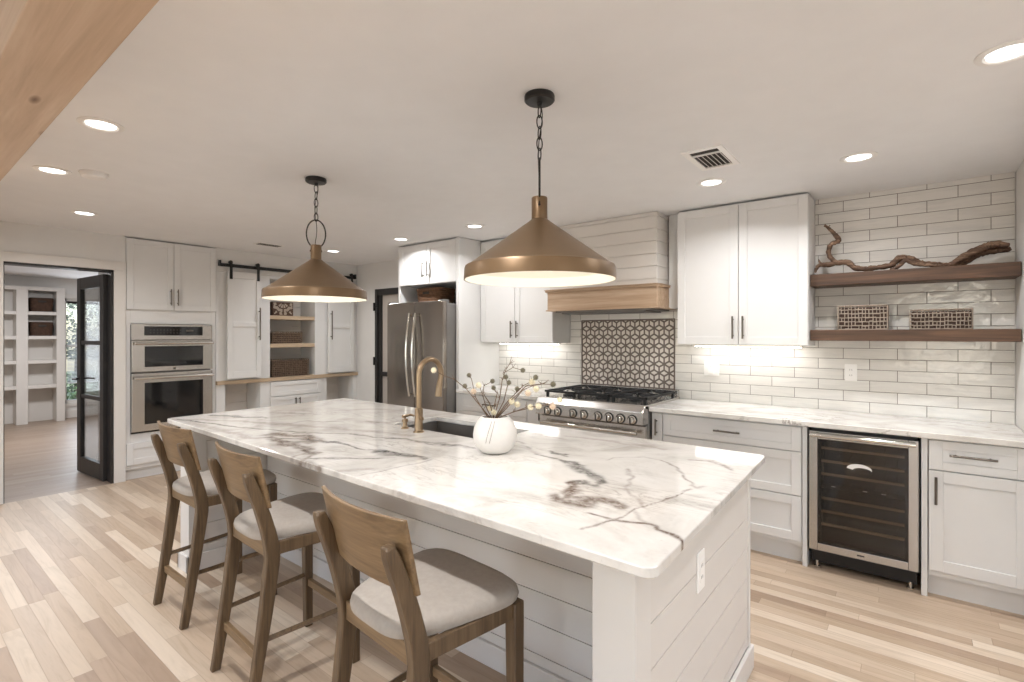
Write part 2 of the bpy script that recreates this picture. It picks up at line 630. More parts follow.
st.box(-11.75, -11.62, 2.14, 3.35, 2.09, CEIL).box(-11.75, -11.62, 2.14, 3.35, 0, 0.26).box(-11.75, -11.62, 3.35, 4.45, 0, CEIL)
st.box(-11.62, -6.81, 4.33, 4.45, 0, CEIL).box(-11.62, -6.29, -1.2, -1.1, 0, CEIL)
struct('wall_study', st, M['wall'])
struct('baseboard_study', MB().box(-11.62, -11.60, 2.11, 4.3, 0, 0.13), M['trimw'], bevel=0.003)
# casing of the left door, tall strip beside the ovens
struct('trim_door_casing', MB(FL(FX)).box(1.505, 1.600, 0.0, 0.018, 0.0, 2.085).box(0.66, 1.60, 0.0, 0.018, 2.085, 2.17)
       .box(0.655, 0.735, 0, 0.018, 0, 2.085), M['trimw'], bevel=0.002)
struct('trim_door_jamb', MB().box(FX - 0.14, FX + 0.004, 1.485, 1.512, 0, 2.085).box(FX - 0.14, FX + 0.004, 0.73, 1.505, 2.066, 2.09)
       .box(FX - 0.14, FX + 0.004, 0.725, 0.742, 0, 2.085), M['blackdoor'], bevel=0.002)
struct('ceiling_beam', MB().box(-6.15, 2.6, 0.225, 0.41, 2.2, CEIL), M['beam'], bevel=0.004)
struct('baseboard_left', MB().box(FX, FX + 0.015, -2.7, 0.65, 0, 0.12), M['trimw'], bevel=0.003)

# unseen windows added behind the camera to carry the fill light
for k, (a, c) in enumerate(((-5.35, -3.85), (-2.95, -1.45), (-0.15, 1.35))):
    m = MB().box(a, a + 0.05, -2.78, -2.7, 0.6, 2.1).box(c - 0.05, c, -2.78, -2.7, 0.6, 2.1).box(a, c, -2.78, -2.7, 0.6, 0.65)
    m.box(a, c, -2.78, -2.7, 2.05, 2.1).box(a, c, -2.77, -2.73, 1.33, 1.37).box((a + c) / 2 - .02, (a + c) / 2 + .02, -2.77, -2.73, 0.6, 2.1)
    struct('window_%d' % (k + 2), m, M['trimw'])

# study window with its blind, seen through the doorway
wq = thing('window_1', None, None, (-11.62, 2.7, 0.26))
wq['kind'] = 'structure'
m = MB()
for (y0, y1, z0, z1) in ((2.14, 2.18, .26, 2.09), (3.31, 3.35, .26, 2.09), (2.14, 3.35, .26, .31), (2.14, 3.35, 2.04, 2.09), (2.14, 3.35, 1.24, 1.28), (2.72, 2.76, .26, 2.09)):
    m.box(-11.70, -11.64, y0, y1, z0, z1)
m.build('window_frame', M['trimw'], wq)
m = MB()
for (y0, y1, z0, z1) in ((2.07, 2.14, .19, 2.16), (3.35, 3.42, .19, 2.16), (2.07, 3.42, 2.09, 2.16), (2.05, 3.44, .20, .26)):
    m.box(-11.62, -11.598, y0, y1, z0, z1)
m.build('window_casing', M['trimw'], wq, bevel=0.002)
MB().box(-11.675, -11.67, 2.15, 3.34, .3, 2.05).build('window_pane', M['glass'], wq)
bl = thing('window_blind', 'white slatted blind hanging in the far study window', 'blind', (-11.63, 2.745, 2.03))
m = MB()
for i in range(60):
    z = 0.62 + i * 0.0235
    m.prism([(-11.645, z + .010), (-11.622, z), (-11.622, z + .0015), (-11.645, z + .0115)], 2.19, 3.30, 1)
m.build('slats', M['blind'], bl)
MB().box(-11.65, -11.615, 2.18, 3.31, 2.0, 2.04).build('head_rail', M['black'], bl)
MB().box(-11.645, -11.62, 2.19, 3.30, 0.6, 0.615).build('bottom_rail', M['blind'], bl)

# outdoors beyond the study window
struct('ground', MB().box(-30, -11.8, -8, 16, -0.5, -0.2), M['grass'])


def leafy(name, label, cx, cy_, r, h, n, seed, group=None):
    rnd = random.Random(seed)
    t = thing(name, label, 'tree', (cx, cy_, -0.2), group)
    m = MB()
    for i in range(n):
        a, b = rnd.uniform(0, 2 * PI), rnd.uniform(-1, 1)
        rr = r * (0.75 + 0.3 * rnd.random()) * math.sqrt(1 - b * b * 0.8)
        p = Vector((cx + rr * math.cos(a), cy_ + rr * math.sin(a), h + b * r * 1.1))
        u = Vector((rnd.uniform(-1, 1), rnd.uniform(-1, 1), rnd.uniform(-1, 1))).normalized()
        v = u.cross(Vector((0.3, 0.2, 1))).normalized()
        s = rnd.uniform(0.035, 0.08)
        m.bm.faces.new([m.bm.verts.new(p + u * s), m.bm.verts.new(p + v * s * .5), m.bm.verts.new(p - u * s), m.bm.verts.new(p - v * s * .5)])
    f = m.build('foliage', M['leaf'], t)
    m2 = MB().tube([(cx, cy_, -0.2), (cx + .05, cy_, h * .5), (cx, cy_ + .05, h)], [0.12, 0.09, 0.04])
    m2.build('trunk', M['bark'], t, smooth=40)
    return t


leafy('garden_tree', 'green leafy tree outside the study window, directly behind the panes', -16.8, 3.4, 1.5, 2.5, 7000, 3)
leafy('garden_shrub', 'low green shrub on the lawn outside the study window', -14.2, 2.85, 0.45, 0.15, 900, 5)['category'] = 'shrub'

# built-in bookcase of the study
bc = thing('built_in_bookcase', 'white built-in bookcase with open shelves in the study', 'bookcase', (-11.6, 1.75, 0))
XB, XF = -11.61, -11.30
m = MB()
for a, c in ((0.70, 0.80), (1.50, 1.64), (1.99, 2.10)):
    m.box(XB, XF, a, c, 0, 2.18)
m.box(XB, XF, 0.70, 2.10, 2.18, 2.24).box(XB, XB + .012, 0.8, 1.99, 0, 2.18)
m.build('carcass', M['trimw'], bc, bevel=0.003)
for (a, c) in ((0.80, 1.50), (1.64, 1.99)):
    for z in (1.80, 1.40, 1.00, 0.59):
        MB().box(XB + .012, XF - .005, a, c, z - 0.02, z + 0.035).build('shelf', M['trimw'], bc, bevel=0.003)


def wicker_basket(name, label, x0, x1, y0, y1, z0, z1, mat, face, group=None, cat='basket'):
    """tapered woven basket with a rolled rim; face = 'x' or '-y' tells where its grip hole is"""
    cx, cy_ = (x0 + x1) / 2, (y0 + y1) / 2
    t = thing(name, label, cat, (cx, cy_, z0), group)
    m = MB()
    rows = max(5, int((z1 - z0) / 0.02))
    hx, hy = (x1 - x0) / 2, (y1 - y0) / 2
    for i in range(rows):
        f0 = 0.9 + 0.1 * (i + .5) / rows
        z = z0 + (z1 - z0) * (i + .5) / rows
        pts = []
        n = 44
        for k in range(n):
            a = 2 * PI * k / n
            ca, sa = math.cos(a), math.sin(a)
            q = (abs(ca) ** 6 + abs(sa) ** 6) ** (-1 / 6)
            wob = 0.004 * (1 if (k + i) % 2 else -1)
            pts.append((cx + (hx * f0 - .012 + wob) * ca * q, cy_ + (hy * f0 - .012 + wob) * sa * q, z))
        m.tube(pts, (z1 - z0) / rows * .56, seg=6, closed=True)
    m.box(cx - hx * .86, cx + hx * .86, cy_ - hy * .86, cy_ + hy * .86, z0, z0 + .01)
    m.build('woven_body', mat, t, smooth=60)
    m = MB()
    pts = []
    for k in range(44):
        a = 2 * PI * k / 44
        ca, sa = math.cos(a), math.sin(a)
        q = (abs(ca) ** 6 + abs(sa) ** 6) ** (-1 / 6)
        pts.append((cx + (hx - .01) * ca * q, cy_ + (hy - .01) * sa * q, z1 - .004))
    m.tube(pts, 0.010, seg=8, closed=True)
    m.build('rim', mat, t, smooth=60)
    m = MB()
    zz = z0 + (z1 - z0) * .74
    if face == 'x':
        m.box(x1 - .006, x1 + .001, cy_ - .05, cy_ + .05, zz - .014, zz + .014)
    else:
        m.box(cx - .05, cx + .05, y0 - .001, y0 + .006, zz - .014, zz + .014)
    m.build('grip_hole', M['gap'], t, bevel=0.004)
    return t


wicker_basket('wicker_basket', 'brown wicker basket on the top shelf of the study bookcase', -11.58, -11.32, 1.665, 1.965, 1.835, 2.06, M['wicker'], 'x')
wicker_basket('wicker_basket', 'brown wicker basket on the second shelf of the study bookcase', -11.58, -11.32, 1.665, 1.965, 1.435, 1.66, M['wicker'], 'x')

# open black glazed door of the study
d1 = thing('door_1', None, None, (-6.27, 1.47, 0))
d1['kind'] = 'structure'
Wd = 0.72
fr = lambda u, n, z: (u, n, z)
m = MB(fr)
m.box(0, 0.085, -.02, .02, 0.01, 2.05).box(Wd - .10, Wd, -.02, .02, 0.01, 2.05)
m.box(.085, Wd - .10, -.02, .02, 0.01, 0.17).box(.085, Wd - .10, -.02, .02, 1.93, 2.05)
m.box(.085, Wd - .10, -.014, .014, 0.79, 0.83).box(.085, Wd - .10, -.014, .014, 1.35, 1.39)
m.build('door_frame', M['blackdoor'], None, bevel=0.003)
dfr = bpy.data.objects['door_frame']
dgl = MB(fr).box(.08, Wd - .095, -.003, .003, 0.16, 1.94).build('door_glass', M['glass'], None)
hd = MB(fr)
for s in (-1, 1):
    hd.lathe([(0.026, 0.0), (0.026, 0.006), (0.012, 0.008)], (Wd - .05, 0, 0.99), 20)
    hd.tube([(Wd - .05, s * .02, .99), (Wd - .05, s * .065, .99), (Wd - .06, s * .07, .99), (Wd - .17, s * .07, .99)], .009, 8)
    hd.box(Wd - .075, Wd - .025, s * .02 - .003, s * .02 + .003, .95, 1.03)
dha = hd.build('door_handle', M['black'], None, smooth=40)
hg = MB(fr)
for z in (.25, 1.05, 1.85):
    hg.tube([(0.0, -.024, z - .05), (0.0, -.024, z + .05)], .009, 8)
dhg = hg.build('hinge', M['black'], None, smooth=40)
for o in (dfr, dgl, dha, dhg):
    o.parent = d1
d1.rotation_euler = (0, 0, R(184.5))

# narrow black door in the range wall beside the refrigerator
d2 = thing('door_2', None, None, (-5.45, YW, 0))
d2['kind'] = 'structure'
m = MB(FB(YW))
m.box(-5.705, -5.655, -.06, .03, 0, 2.065).box(-5.245, -5.195, -.06, .012, 0, 2.065).box(-5.705, -5.195, -.06, .022, 1.985, 2.065)
m.build('door_frame', M['blackdoor'], d2, bevel=0.003)
m = MB(FB(YW)).box(-5.655, -5.245, -.03, -.02, 0.02, 1.985)
m.build('door_panel', M['frost'], d2)
m = MB(FB(YW)).box(-5.655, -5.60, -.04, .005, 0.02, 1.985).box(-5.60, -5.245, -.04, .0, 0.9, 0.96)
m.build('door_stile', M['blackdoor'], d2, bevel=0.002)
m = MB(FB(YW))
for z in (.35, 1.1, 1.83):
    m.box(-5.725, -5.70, -.0, .045, z - .055, z + .055).box(-5.70, -5.62, .03, .04, z - .012, z + .012)
m.build('hinge', M['black'], d2, bevel=0.003)

# ---------------------------------------------------------------- cabinet makers


def shaker(fr, u0, u1, z0, z1, n0, name, parent, rail=0.058, mat=None):
    m = MB(fr)
    n1, n2 = n0 + 0.012, n0 + 0.021
    m.box(u0, u1, n0, n1, z0, z1)
    r = min(rail, (z1 - z0) * .28)
    m.box(u0, u0 + rail, n1, n2, z0, z1).box(u1 - rail, u1, n1, n2, z0, z1)
    m.box(u0 + rail, u1 - rail, n1, n2, z0, z0 + r).box(u0 + rail, u1 - rail, n1, n2, z1 - r, z1)
    return m.build(name, mat or M['cab'], parent, bevel=0.0018)


def pull(fr, u, z, length, n0, parent, horiz=False, r=0.0065, name='pull'):
    m = MB(fr)
    h = length / 2
    if horiz:
        m.tube([(u - h, n0 + .03, z), (u + h, n0 + .03, z)], r, 10)
        for s in (-1, 1):
            m.tube([(u + s * h * .72, n0, z), (u + s * h * .72, n0 + .03, z)], r * .8, 8)
    else:
        m.tube([(u, n0 + .03, z - h), (u, n0 + .03, z + h)], r, 10)
        for s in (-1, 1):
            m.tube([(u, n0, z + s * h * .72), (u, n0 + .03, z + s * h * .72)], r * .8, 8)
    return m.build(name, M['pull'], parent, smooth=40)


def wall_cabinet(name, label, u0, u1, z0, z1, yf, seam, hz, hl=0.165, cat='cabinet'):
    t = thing(name, label, cat, ((u0 + u1) / 2, yf, z0))
    MB(FB(yf)).box(u0, u1, -(YW - .012 - yf), 0, z0, z1).build('carcass', M['cab'], t, bevel=0.001)
    a = shaker(FB(yf), u0 + .002, seam - .002, z0 + .003, z1 - .012, 0.001, 'door', t)
    pull(FB(yf), seam - .035, hz, hl, 0.02, a)
    b = shaker(FB(yf), seam + .002, u1 - .002, z0 + .003, z1 - .012, 0.001, 'door', t)
    pull(FB(yf), seam + .035, hz, hl, 0.02, b)
    return t


# upper cabinets on the range wall
YU = 3.985
wall_cabinet('upper_cabinet', 'tall white two-door wall cabinet between range hood and floating shelves', -1.465, -0.565, 1.375, 2.42, YU, -1.012, 1.505)
wall_cabinet('upper_cabinet', 'white two-door wall cabinet left of the range hood', -3.540, -2.642, 1.375, 2.42, YU, -3.09, 1.505)
wall_cabinet('upper_cabinet', 'short white two-door cabinet above the refrigerator', -4.455, -3.585, 1.985, 2.42, 3.665, -4.02, 2.14, 0.17)

for k, (a, c) in enumerate(((-1.40, -0.63), (-3.45, -2.70))):
    lab = ('lit strip light under the tall white cabinet right of the hood', 'lit strip light under the white cabinet left of the hood')[k]
    t = thing('under_cabinet_light', lab, 'strip light', ((a + c) / 2, 4.17, 1.373))
    MB().box(a, c, 4.15, 4.19, 1.361, 1.3745).build('housing', M['steelh'], t)
    MB().box(a + .01, c - .01, 4.155, 4.185, 1.357, 1.361).build('lens', M['strip'], t)
    area_light('strip_lamp', ((a + c) / 2, 4.17, 1.354), c - a - .04, 0.03, UNDER_W, (0.97, 0.98, 1.0))

# tall panels around the refrigerator
t = thing('refrigerator_enclosure', 'white side panels boxing in the stainless refrigerator', 'cabinet', (-4.0, 3.9, 0))
MB().box(-3.583, -3.545, 3.645, YW - .002, 0, 2.425).build('side_panel', M['cab'], t, bevel=0.002)
MB().box(-4.495, -4.457, 3.665, YW - .002, 0, 2.425).build('side_panel', M['cab'], t, bevel=0.002)
MB().box(-4.457, -3.583, 4.25, YW - .002, 1.75, 1.985).build('back_panel', M['cab'], t)

# base cabinets, right run
YB = 3.66
TOP = 0.883


def base_box(t, u0, u1, z0=0.12):
    MB(FB(YB)).box(u0, u1, -(YW - .012 - YB), 0, z0, TOP).build('carcass', M['cab'], t, bevel=0.001)
    MB(FB(YB)).box(u0, u1, -(YW - .1 - YB), -.05, 0, z0).build('toe_kick', M['cab'], t)


t = thing('drawer_cabinet', 'white base cabinet with three wide drawers right of the range', 'cabinet', (-1.0, YB, 0))
base_box(t, -1.455, -0.554)
for i, (z0, z1, hz) in enumerate(((.717, .870, .815), (.438, .711, .60), (.15, .432, .32))):
    d = shaker(FB(YB), -1.453, -0.556, z0, z1, .001, 'drawer', t, rail=.055)
    pull(FB(YB), -1.0, (z0 + z1) / 2 + (.0 if i == 0 else .07), .17, .02, d, True)
t = thing('narrow_pullout_cabinet', 'slim white pull-out base cabinet directly right of the range', 'cabinet', (-1.49, YB, 0))
base_box(t, -1.541, -1.458)
d = MB(FB(YB)).box(-1.539, -1.459, .001, .02, .15, .872).build('door', M['cab'], t, bevel=.0015)
pull(FB(YB), -1.50, .77, .12, .02, d)
tp = MB().box(-0.551, -0.524, 3.645, YW - .012, 0, TOP).build('end_panel', M['cab'], None, bevel=.002)
tp.name = 'cabinet_panel'
tag(tp, 'white upright panel left of the wine cooler', 'panel')
tp = MB().box(0.031, 0.059, 3.645, YW - .012, 0, TOP).build('cabinet_panel', M['cab'], None, bevel=.002)
tag(tp, 'white upright panel right of the wine cooler', 'panel')
t = thing('base_cabinet', 'white base cabinet with one drawer over one door right of the wine cooler', 'cabinet', (0.25, YB, 0))
base_box(t, 0.062, 0.474)
d = shaker(FB(YB), .064, .472, .712, .872, .001, 'drawer', t)
pull(FB(YB), .245, .80, .19, .02, d, True)
d = shaker(FB(YB), .064, .472, .155, .705, .001, 'door', t, rail=.062)
pull(FB(YB), .094, .60, .15, .02, d)
# left run, mostly behind the island
t = thing('base_cabinet', 'white base cabinet with wide drawers left of the range', 'cabinet', (-3.1, YB, 0))
base_box(t, -3.543, -2.70)
for (z0, z1) in ((.715, .872), (.437, .711), (.15, .433)):
    d = shaker(FB(YB), -3.541, -2.702, z0, z1, .001, 'drawer', t, rail=.055)
    pull(FB(YB), -3.12, (z0 + z1) / 2, .17, .02, d, True)
t = thing('narrow_pullout_cabinet', 'slim white pull-out base cabinet directly left of the range', 'cabinet', (-2.6, YB, 0))
base_box(t, -2.698, -2.515)
d = MB(FB(YB)).box(-2.696, -2.517, .001, .02, .15, .872).build('door', M['cab'], t, bevel=.0015)
pull(FB(YB), -2.55, .77, .12, .02, d)

# counters
o = MB().box(-1.545, 0.478, 3.60, YW - .001, TOP, 0.915).build('countertop', M['marble2'], None, bevel=.004)
tag(o, 'white veined marble countertop over the wine cooler and drawers', 'countertop')
o = MB().box(-3.544, -2.512, 3.60, YW - .001, TOP, 0.915).build('countertop', M['marble2'], None, bevel=.004)
tag(o, 'white veined marble countertop between refrigerator panel and range', 'countertop')

# tiled wall
m = MB()
m.box(-3.544, -2.635, YW - .009, YW, .916, 1.374).box(-2.635, -2.515, YW - .009, YW, .916, 1.70).box(-2.515, -1.597, YW - .009, YW, 1.592, 1.70)
m.box(-2.515, -1.597, YW - .009, YW, .90, .98).box(-1.597, -1.467, YW - .009, YW, .916, 1.70).box(-1.467, -0.563, YW - .009, YW, .916, 1.374)
m.box(-0.563, 0.474, YW - .009, YW, .916, CEIL)
struct('wall_tile', m, M['tile'])

# mosaic panel behind the range
t = thing('mosaic_panel', 'taupe and white rhombus mosaic panel behind the range', 'mosaic', (-2.055, YW, .98))
MB(FB(YW)).box(-2.505, -1.607, 0, .008, .99, 1.582).build('grout_field', M['taupe'], t)
m = MB(FB(YW))
for (a, b_, c, d_) in ((-2.515, -2.503, .98, 1.592), (-1.609, -1.597, .98, 1.592), (-2.503, -1.609, .98, .992), (-2.503, -1.609, 1.58, 1.592)):
    m.box(a, b_, 0, .014, c, d_)
m.build('frame', M['taupe'], t, bevel=.002)
m = MB(FB(YW))
a_ = 0.052
hw = a_ * math.sqrt(3) / 2


def clip(poly, ax, lim, sign):
    out = []
    for k in range(len(poly)):
        p, q_ = poly[k - 1], poly[k]
        a, b = (p[ax] - lim) * sign, (q_[ax] - lim) * sign
        if (a >= 0) != (b >= 0):
            f = a / (a - b)
            out.append((p[0] + (q_[0] - p[0]) * f, p[1] + (q_[1] - p[1]) * f))
        if b >= 0:
            out.append(q_)
    return out


for r_ in range(-1, 10):
    for q_ in range(-1, 12):
        cxh = -2.505 + 2 * hw * q_ + (hw if r_ % 2 else 0)
        czh = 0.99 + 1.5 * a_ * r_
        V6 = [(cxh + a_ * math.sin(R(60 * k)), czh + a_ * math.cos(R(60 * k))) for k in range(6)]
        C_ = (cxh, czh)
        for k in (0, 2, 4):
            quad = [C_, V6[k], V6[(k + 1) % 6], V6[(k + 2) % 6]]
            mx = sum(p[0] for p in quad) / 4
            mz = sum(p[1] for p in quad) / 4
            qd = [(mx + (p[0] - mx) * .67, mz + (p[1] - mz) * .67) for p in quad]
            for ax, lim, sg in ((0, -2.502, 1), (0, -1.610, -1), (1, .993, 1), (1, 1.579, -1)):
                qd = clip(qd, ax, lim, sg) if qd else qd
            if len(qd) < 3:
                continue
            lo = [m.bm.verts.new(m.f(p[0], .008, p[1])) for p in qd]
            hi = [m.bm.verts.new(m.f(p[0], .0105, p[1])) for p in qd]
            m.bm.faces.new(hi)
            for i in range(len(qd)):
                m.bm.faces.new([lo[i], lo[(i + 1) % len(qd)], hi[(i + 1) % len(qd)], hi[i]])
m.build('rhombus_tiles', M['pale'], t)

# wall outlets


def outlet(label, frm, u, z, n0, w_=0.072, h_=0.117, plug=False):
    t = thing('electrical_outlet', label, 'outlet', frm(u, n0, z))
    MB(frm).box(u - w_ / 2, u + w_ / 2, n0, n0 + .006, z - h_ / 2, z + h_ / 2).build('cover_plate', M['plastic'], t, bevel=.002)
    m = MB(frm).box(u - .017, u + .017, n0 + .006, n0 + .008, z - .035, z + .035)
    m.build('socket_face', M['plastic'], t, bevel=.001)
    for dz in (-.019, .019):
        for du in (-.006, .006):
            MB(frm).box(u + du - .001, u + du + .001, n0 + .008, n0 + .0085, z + dz - .005, z + dz + .005).build('slot', M['slot'], t)
    if plug:
        MB(frm).box(u - .02, u + .022, n0 + .008, n0 + .03, z - .045, z - .004).build('plug', M['plastic'], t, bevel=.004)
    return t


outlet('white outlet with a plug on the tile under the wall cabinet', FB(YW), -1.295, 1.178, .009, .12, .117, True)
outlet('white outlet on the tile above the wine cooler', FB(YW), -0.347, 1.188, .009)

# ---------------------------------------------------------------- range hood
t = thing('range_hood', 'shiplap range hood with a pale oak box above the range', 'range hood', (-2.1, YW, 1.66))
m = MB(FB(YW)).box(-2.60, -1.60, 0.0, .405, 1.80, CEIL - .002)
m.build('chimney_core', M['shiplap'], t)
m = MB(FB(YW))
z = 1.80
k = 0
while z < CEIL - .02:
    z1 = min(z + 0.0965, CEIL - .002)
    m.box(-2.608, -1.592, .0, .413, z + .0015, z1 - .0015)
    z += 0.0995
m.build('shiplap_cladding', M['shiplap'], t, bevel=.0012)
m = MB(FB(YW)).box(-2.617, -1.58, .0, .44, 1.675, 1.835)
m.build('oak_box', M['lightwood'], t, bevel=.002)
m = MB(FB(YW)).box(-2.632, -1.565, .0, .458, 1.835, 1.851).box(-2.637, -1.56, 0, .465, 1.851, 1.857).box(-2.628, -1.569, .0, .452, 1.664, 1.675)
m.build('oak_trim', M['lightwood'], t, bevel=.002)
MB(FB(YW)).box(-1.578, -1.468, .0, .20, 1.668, CEIL - .002).build('filler_panel', M['cab'], t)
MB(FB(YW)).box(-2.55, -1.64, .03, .41, 1.652, 1.664).box(-2.50, -1.70, .06, .38, 1.640, 1.652).build('steel_insert', M['fside'], t, bevel=.002)

# ---------------------------------------------------------------- range
t = thing('gas_range', 'wide stainless gas range with black grates and eight knobs', 'range', (-2.02, 3.6, 0))
RX0, RX1 = -2.508, -1.550
FR = FB(3.60)
MB(FR).box(RX0, RX1, -.66, 0, .12, .90).build('body', M['fside'], t, bevel=.003)
m = MB()
m.prism([(3.50, .79), (3.60, .79), (3.60, .925), (3.545, .925), (3.50, .885)], RX0, RX1, 0)
m.build('control_panel', M['steelh'], t, bevel=.004)
MB(FR).box(RX0, RX1, -.66, .05, .90, .93).build('cooktop', M['steelh'], t, bevel=.004)
MB(FR).box(RX0 + .01, RX1 - .01, -.668, -.63, .93, .985).build('back_guard', M['steelh'], t, bevel=.004)
m = MB(FR).box(RX0 + .004, RX1 - .004, 0, .045, .22, .775)
dr = m.build('oven_door', M['steelh'], t, bevel=.005)
MB(FR).box(RX0 + .14, RX1 - .14, .045, .048, .34, .64).build('door_window', M['dglass'], dr, bevel=.003)
m = MB(FR).tube([(RX0 + .05, .095, .725), (RX1 - .05, .095, .725)], .014, 12)
for u in (RX0 + .09, RX1 - .09):
    m.tube([(u, .04, .725), (u, .095, .725)], .011, 10)
m.build('handle', M['chrome'], dr, smooth=40)
MB(FR).box(RX0 + .01, RX1 - .01, -.02, .03, .05, .21).build('kick_panel', M['steelh'], t, bevel=.003)
for u in (RX0 + .06, RX1 - .06):
    MB(FR).tube([(u, -.02, 0), (u, -.02, .12)], .02, 12).build('foot', M['steelh'], t)
for u in (-2.385, -2.285, -2.14, -2.04, -1.915, -1.82, -1.725, -1.63):
    kb = MB(lambda a, n, z: (a, 3.50 - n, z))
    kb.lathe([(.0295, 0), (.0295, .008), (.024, .012), (.022, .038), (.019, .042), (0.0001, .042)], (u, 0, .825), 24, 1)
    k_ = kb.build('knob', M['chrome'], t, smooth=35)
    MB(lambda a, n, z: (a, 3.50 - n, z)).lathe([(.037, 0), (.037, .006), (.0305, .008), (.0305, 0)], (u, 0, .825), 24, 1).build('bezel', M['grate'], k_, smooth=35)
    MB(lambda a, n, z: (a, 3.50 - n, z)).box(u - .003, u + .003, .04, .047, .805, .845).build('grip', M['grate'], k_)
for ix in range(3):
    x0 = RX0 + .025 + ix * .31
    g = MB()
    x1 = x0 + .302
    y0, y1, z0 = 3.60, 4.19, .976
    for (a, b_, c, d_) in ((x0, x1, y0, y0 + .016), (x0, x1, y1 - .016, y1), (x0, x0 + .016, y0, y1), (x1 - .016, x1, y0, y1), (x0, x1, (y0 + y1) / 2 - .008, (y0 + y1) / 2 + .008)):
        g.box(a, b_, c, d_, z0 - .012, z0 + .006)
    for yc in (y0 + .15, y1 - .15):
        xc = (x0 + x1) / 2
        for k in range(8):
            a = R(45 * k + 22.5)
            g.tube([(xc + .045 * math.cos(a), yc + .045 * math.sin(a), z0 + .004), (xc + .135 * math.cos(a), yc + .135 * math.sin(a), z0 - .002)], .007, 6)
    for (px_, py_) in ((x0 + .02, y0 + .02), (x1 - .02, y0 + .02), (x0 + .02, y1 - .02), (x1 - .02, y1 - .02)):
        g.box(px_ - .01, px_ + .01, py_ - .01, py_ + .01, .93, z0)
    g.build('grate', M['grate'], t, bevel=.002)
    for yc in (y0 + .15, y1 - .15):
        MB().lathe([(.05, .93), (.05, .942), (.036, .944), (.036, .955), (.03, .958), (.0001, .958)], ((x0 + x1) / 2, yc, 0), 24).build('burner', M['grate'], t, smooth=35)

# ---------------------------------------------------------------- wine cooler
t = thing('wine_cooler', 'stainless framed wine cooler with a dark glass door under the counter', 'wine cooler', (-0.25, YB, 0))
WX0, WX1 = -0.516, 0.024
FW = FB(3.66)
m = MB(FW).box(WX0, WX1, -.56, -.54, .10, .87).box(WX0, WX0 + .012, -.56, 0, .10, .87).box(WX1 - .012, WX1, -.56, 0, .10, .87)
m.box(WX0, WX1, -.56, 0, .10, .115).box(WX0, WX1, -.56, 0, .855, .87)
m.build('cabinet_shell', M['black'], t)
MB(FW).box(WX0 + .01, WX1 - .01, -.5, -.04, .03, .10).build('base_grille', M['black'], t)
for u in (WX0 + .04, WX1 - .04):
    MB(FW).lathe([(.018, 0), (.018, .012), (.009, .014), (.009, .045)], (u, -.03, 0), 14).build('foot', M['chrome'], t, smooth=40)
D0, D1 = WX0 + .004, WX1 - .004
m = MB(FW)
m.box(D0, D0 + .045, 0.003, .035, .128, .858).box(D1 - .045, D1, 0.003, .035, .128, .858).box(D0 + .045, D1 - .045, 0.003, .035, .128, .172).box(D0 + .045, D1 - .045, 0.003, .035, .812, .858)
dr = m.build('door_frame', M['steel'], t, bevel=.003)
MB(FW).box(D0 + .045, D1 - .045, .014, .020, .172, .812).build('door_glass', M['wglass'], dr)
m = MB(FW)
for (a, b_, c, d_) in ((D0 + .045, D0 + .062, .172, .812), (D1 - .062, D1 - .045, .172, .812), (D0 + .062, D1 - .062, .172, .188), (D0 + .062, D1 - .062, .795, .812)):
    m.box(a, b_, .004, .0125, c, d_)
m.build('door_gasket', M['black'], dr)
m = MB(FW).tube([(D0 + .012, .062, .838), (D1 - .012, .062, .838)], .013, 14)
for u in (D0 + .03, D1 - .03):
    m.tube([(u, .03, .838), (u, .062, .838)], .010, 10)
m.build('handle', M['chrome'], dr, smooth=40)
MB(FW).box(-.265, -.228, .035, .0362, .146, .154).build('badge', M['slot'], dr)
# white crescent sticker on the glass
m = MB(FW)
pts = [(-.255 + .062 * math.cos(a), .655 + .03 * math.sin(a)) for a in [R(180 - 12 * k) for k in range(16)]]
inn = [(-.24 + .045 * math.cos(a), .648 + .016 * math.sin(a)) for a in [R(180 - 12 * k) for k in range(16)]]
m.prism(pts + inn[::-1], .0202, .0208, 1)
m.build('sticker', M['plastic'], dr)
for z in (.745, .665, .585, .435, .355, .275):
    s_ = MB(FW).box(D0 + .05, D1 - .05, -.02, -.004, z, z + .014).build('rack_front', M['lightwood'], t, bevel=.002)
    m = MB(FW)
    for k in range(7):
        u = D0 + .07 + k * .06
        m.box(u, u + .006, -.5, -.02, z + .002, z + .008)
    m.build('rack_wire', M['steel'], s_)
m = MB(FW).box(D0 + .05, D1 - .05, -.10, -.02, .505, .53)
m.build('control_strip', M['dglass'], t)
m = MB(FW)
for u in (-.40, -.24, -.15):
    m.box(u, u + .022, -.02, -.0195, .516, .521)
m.build('display', M['blind'], t)

# ---------------------------------------------------------------- floating shelves with what stands on them
o = MB().box(-0.562, 0.476, 4.03, YW - .010, 1.785, 1.865).build('floating_shelf', M['walnut'], None, bevel=.003)
tag(o, 'thick walnut floating shelf with driftwood, upper of the two', 'shelf')
o = MB().box(-0.562, 0.476, 4.03, YW - .010, 1.411, 1.485).build('floating_shelf', M['walnut'], None, bevel=.003)
tag(o, 'thick walnut floating shelf with woven boxes, lower of the two', 'shelf')


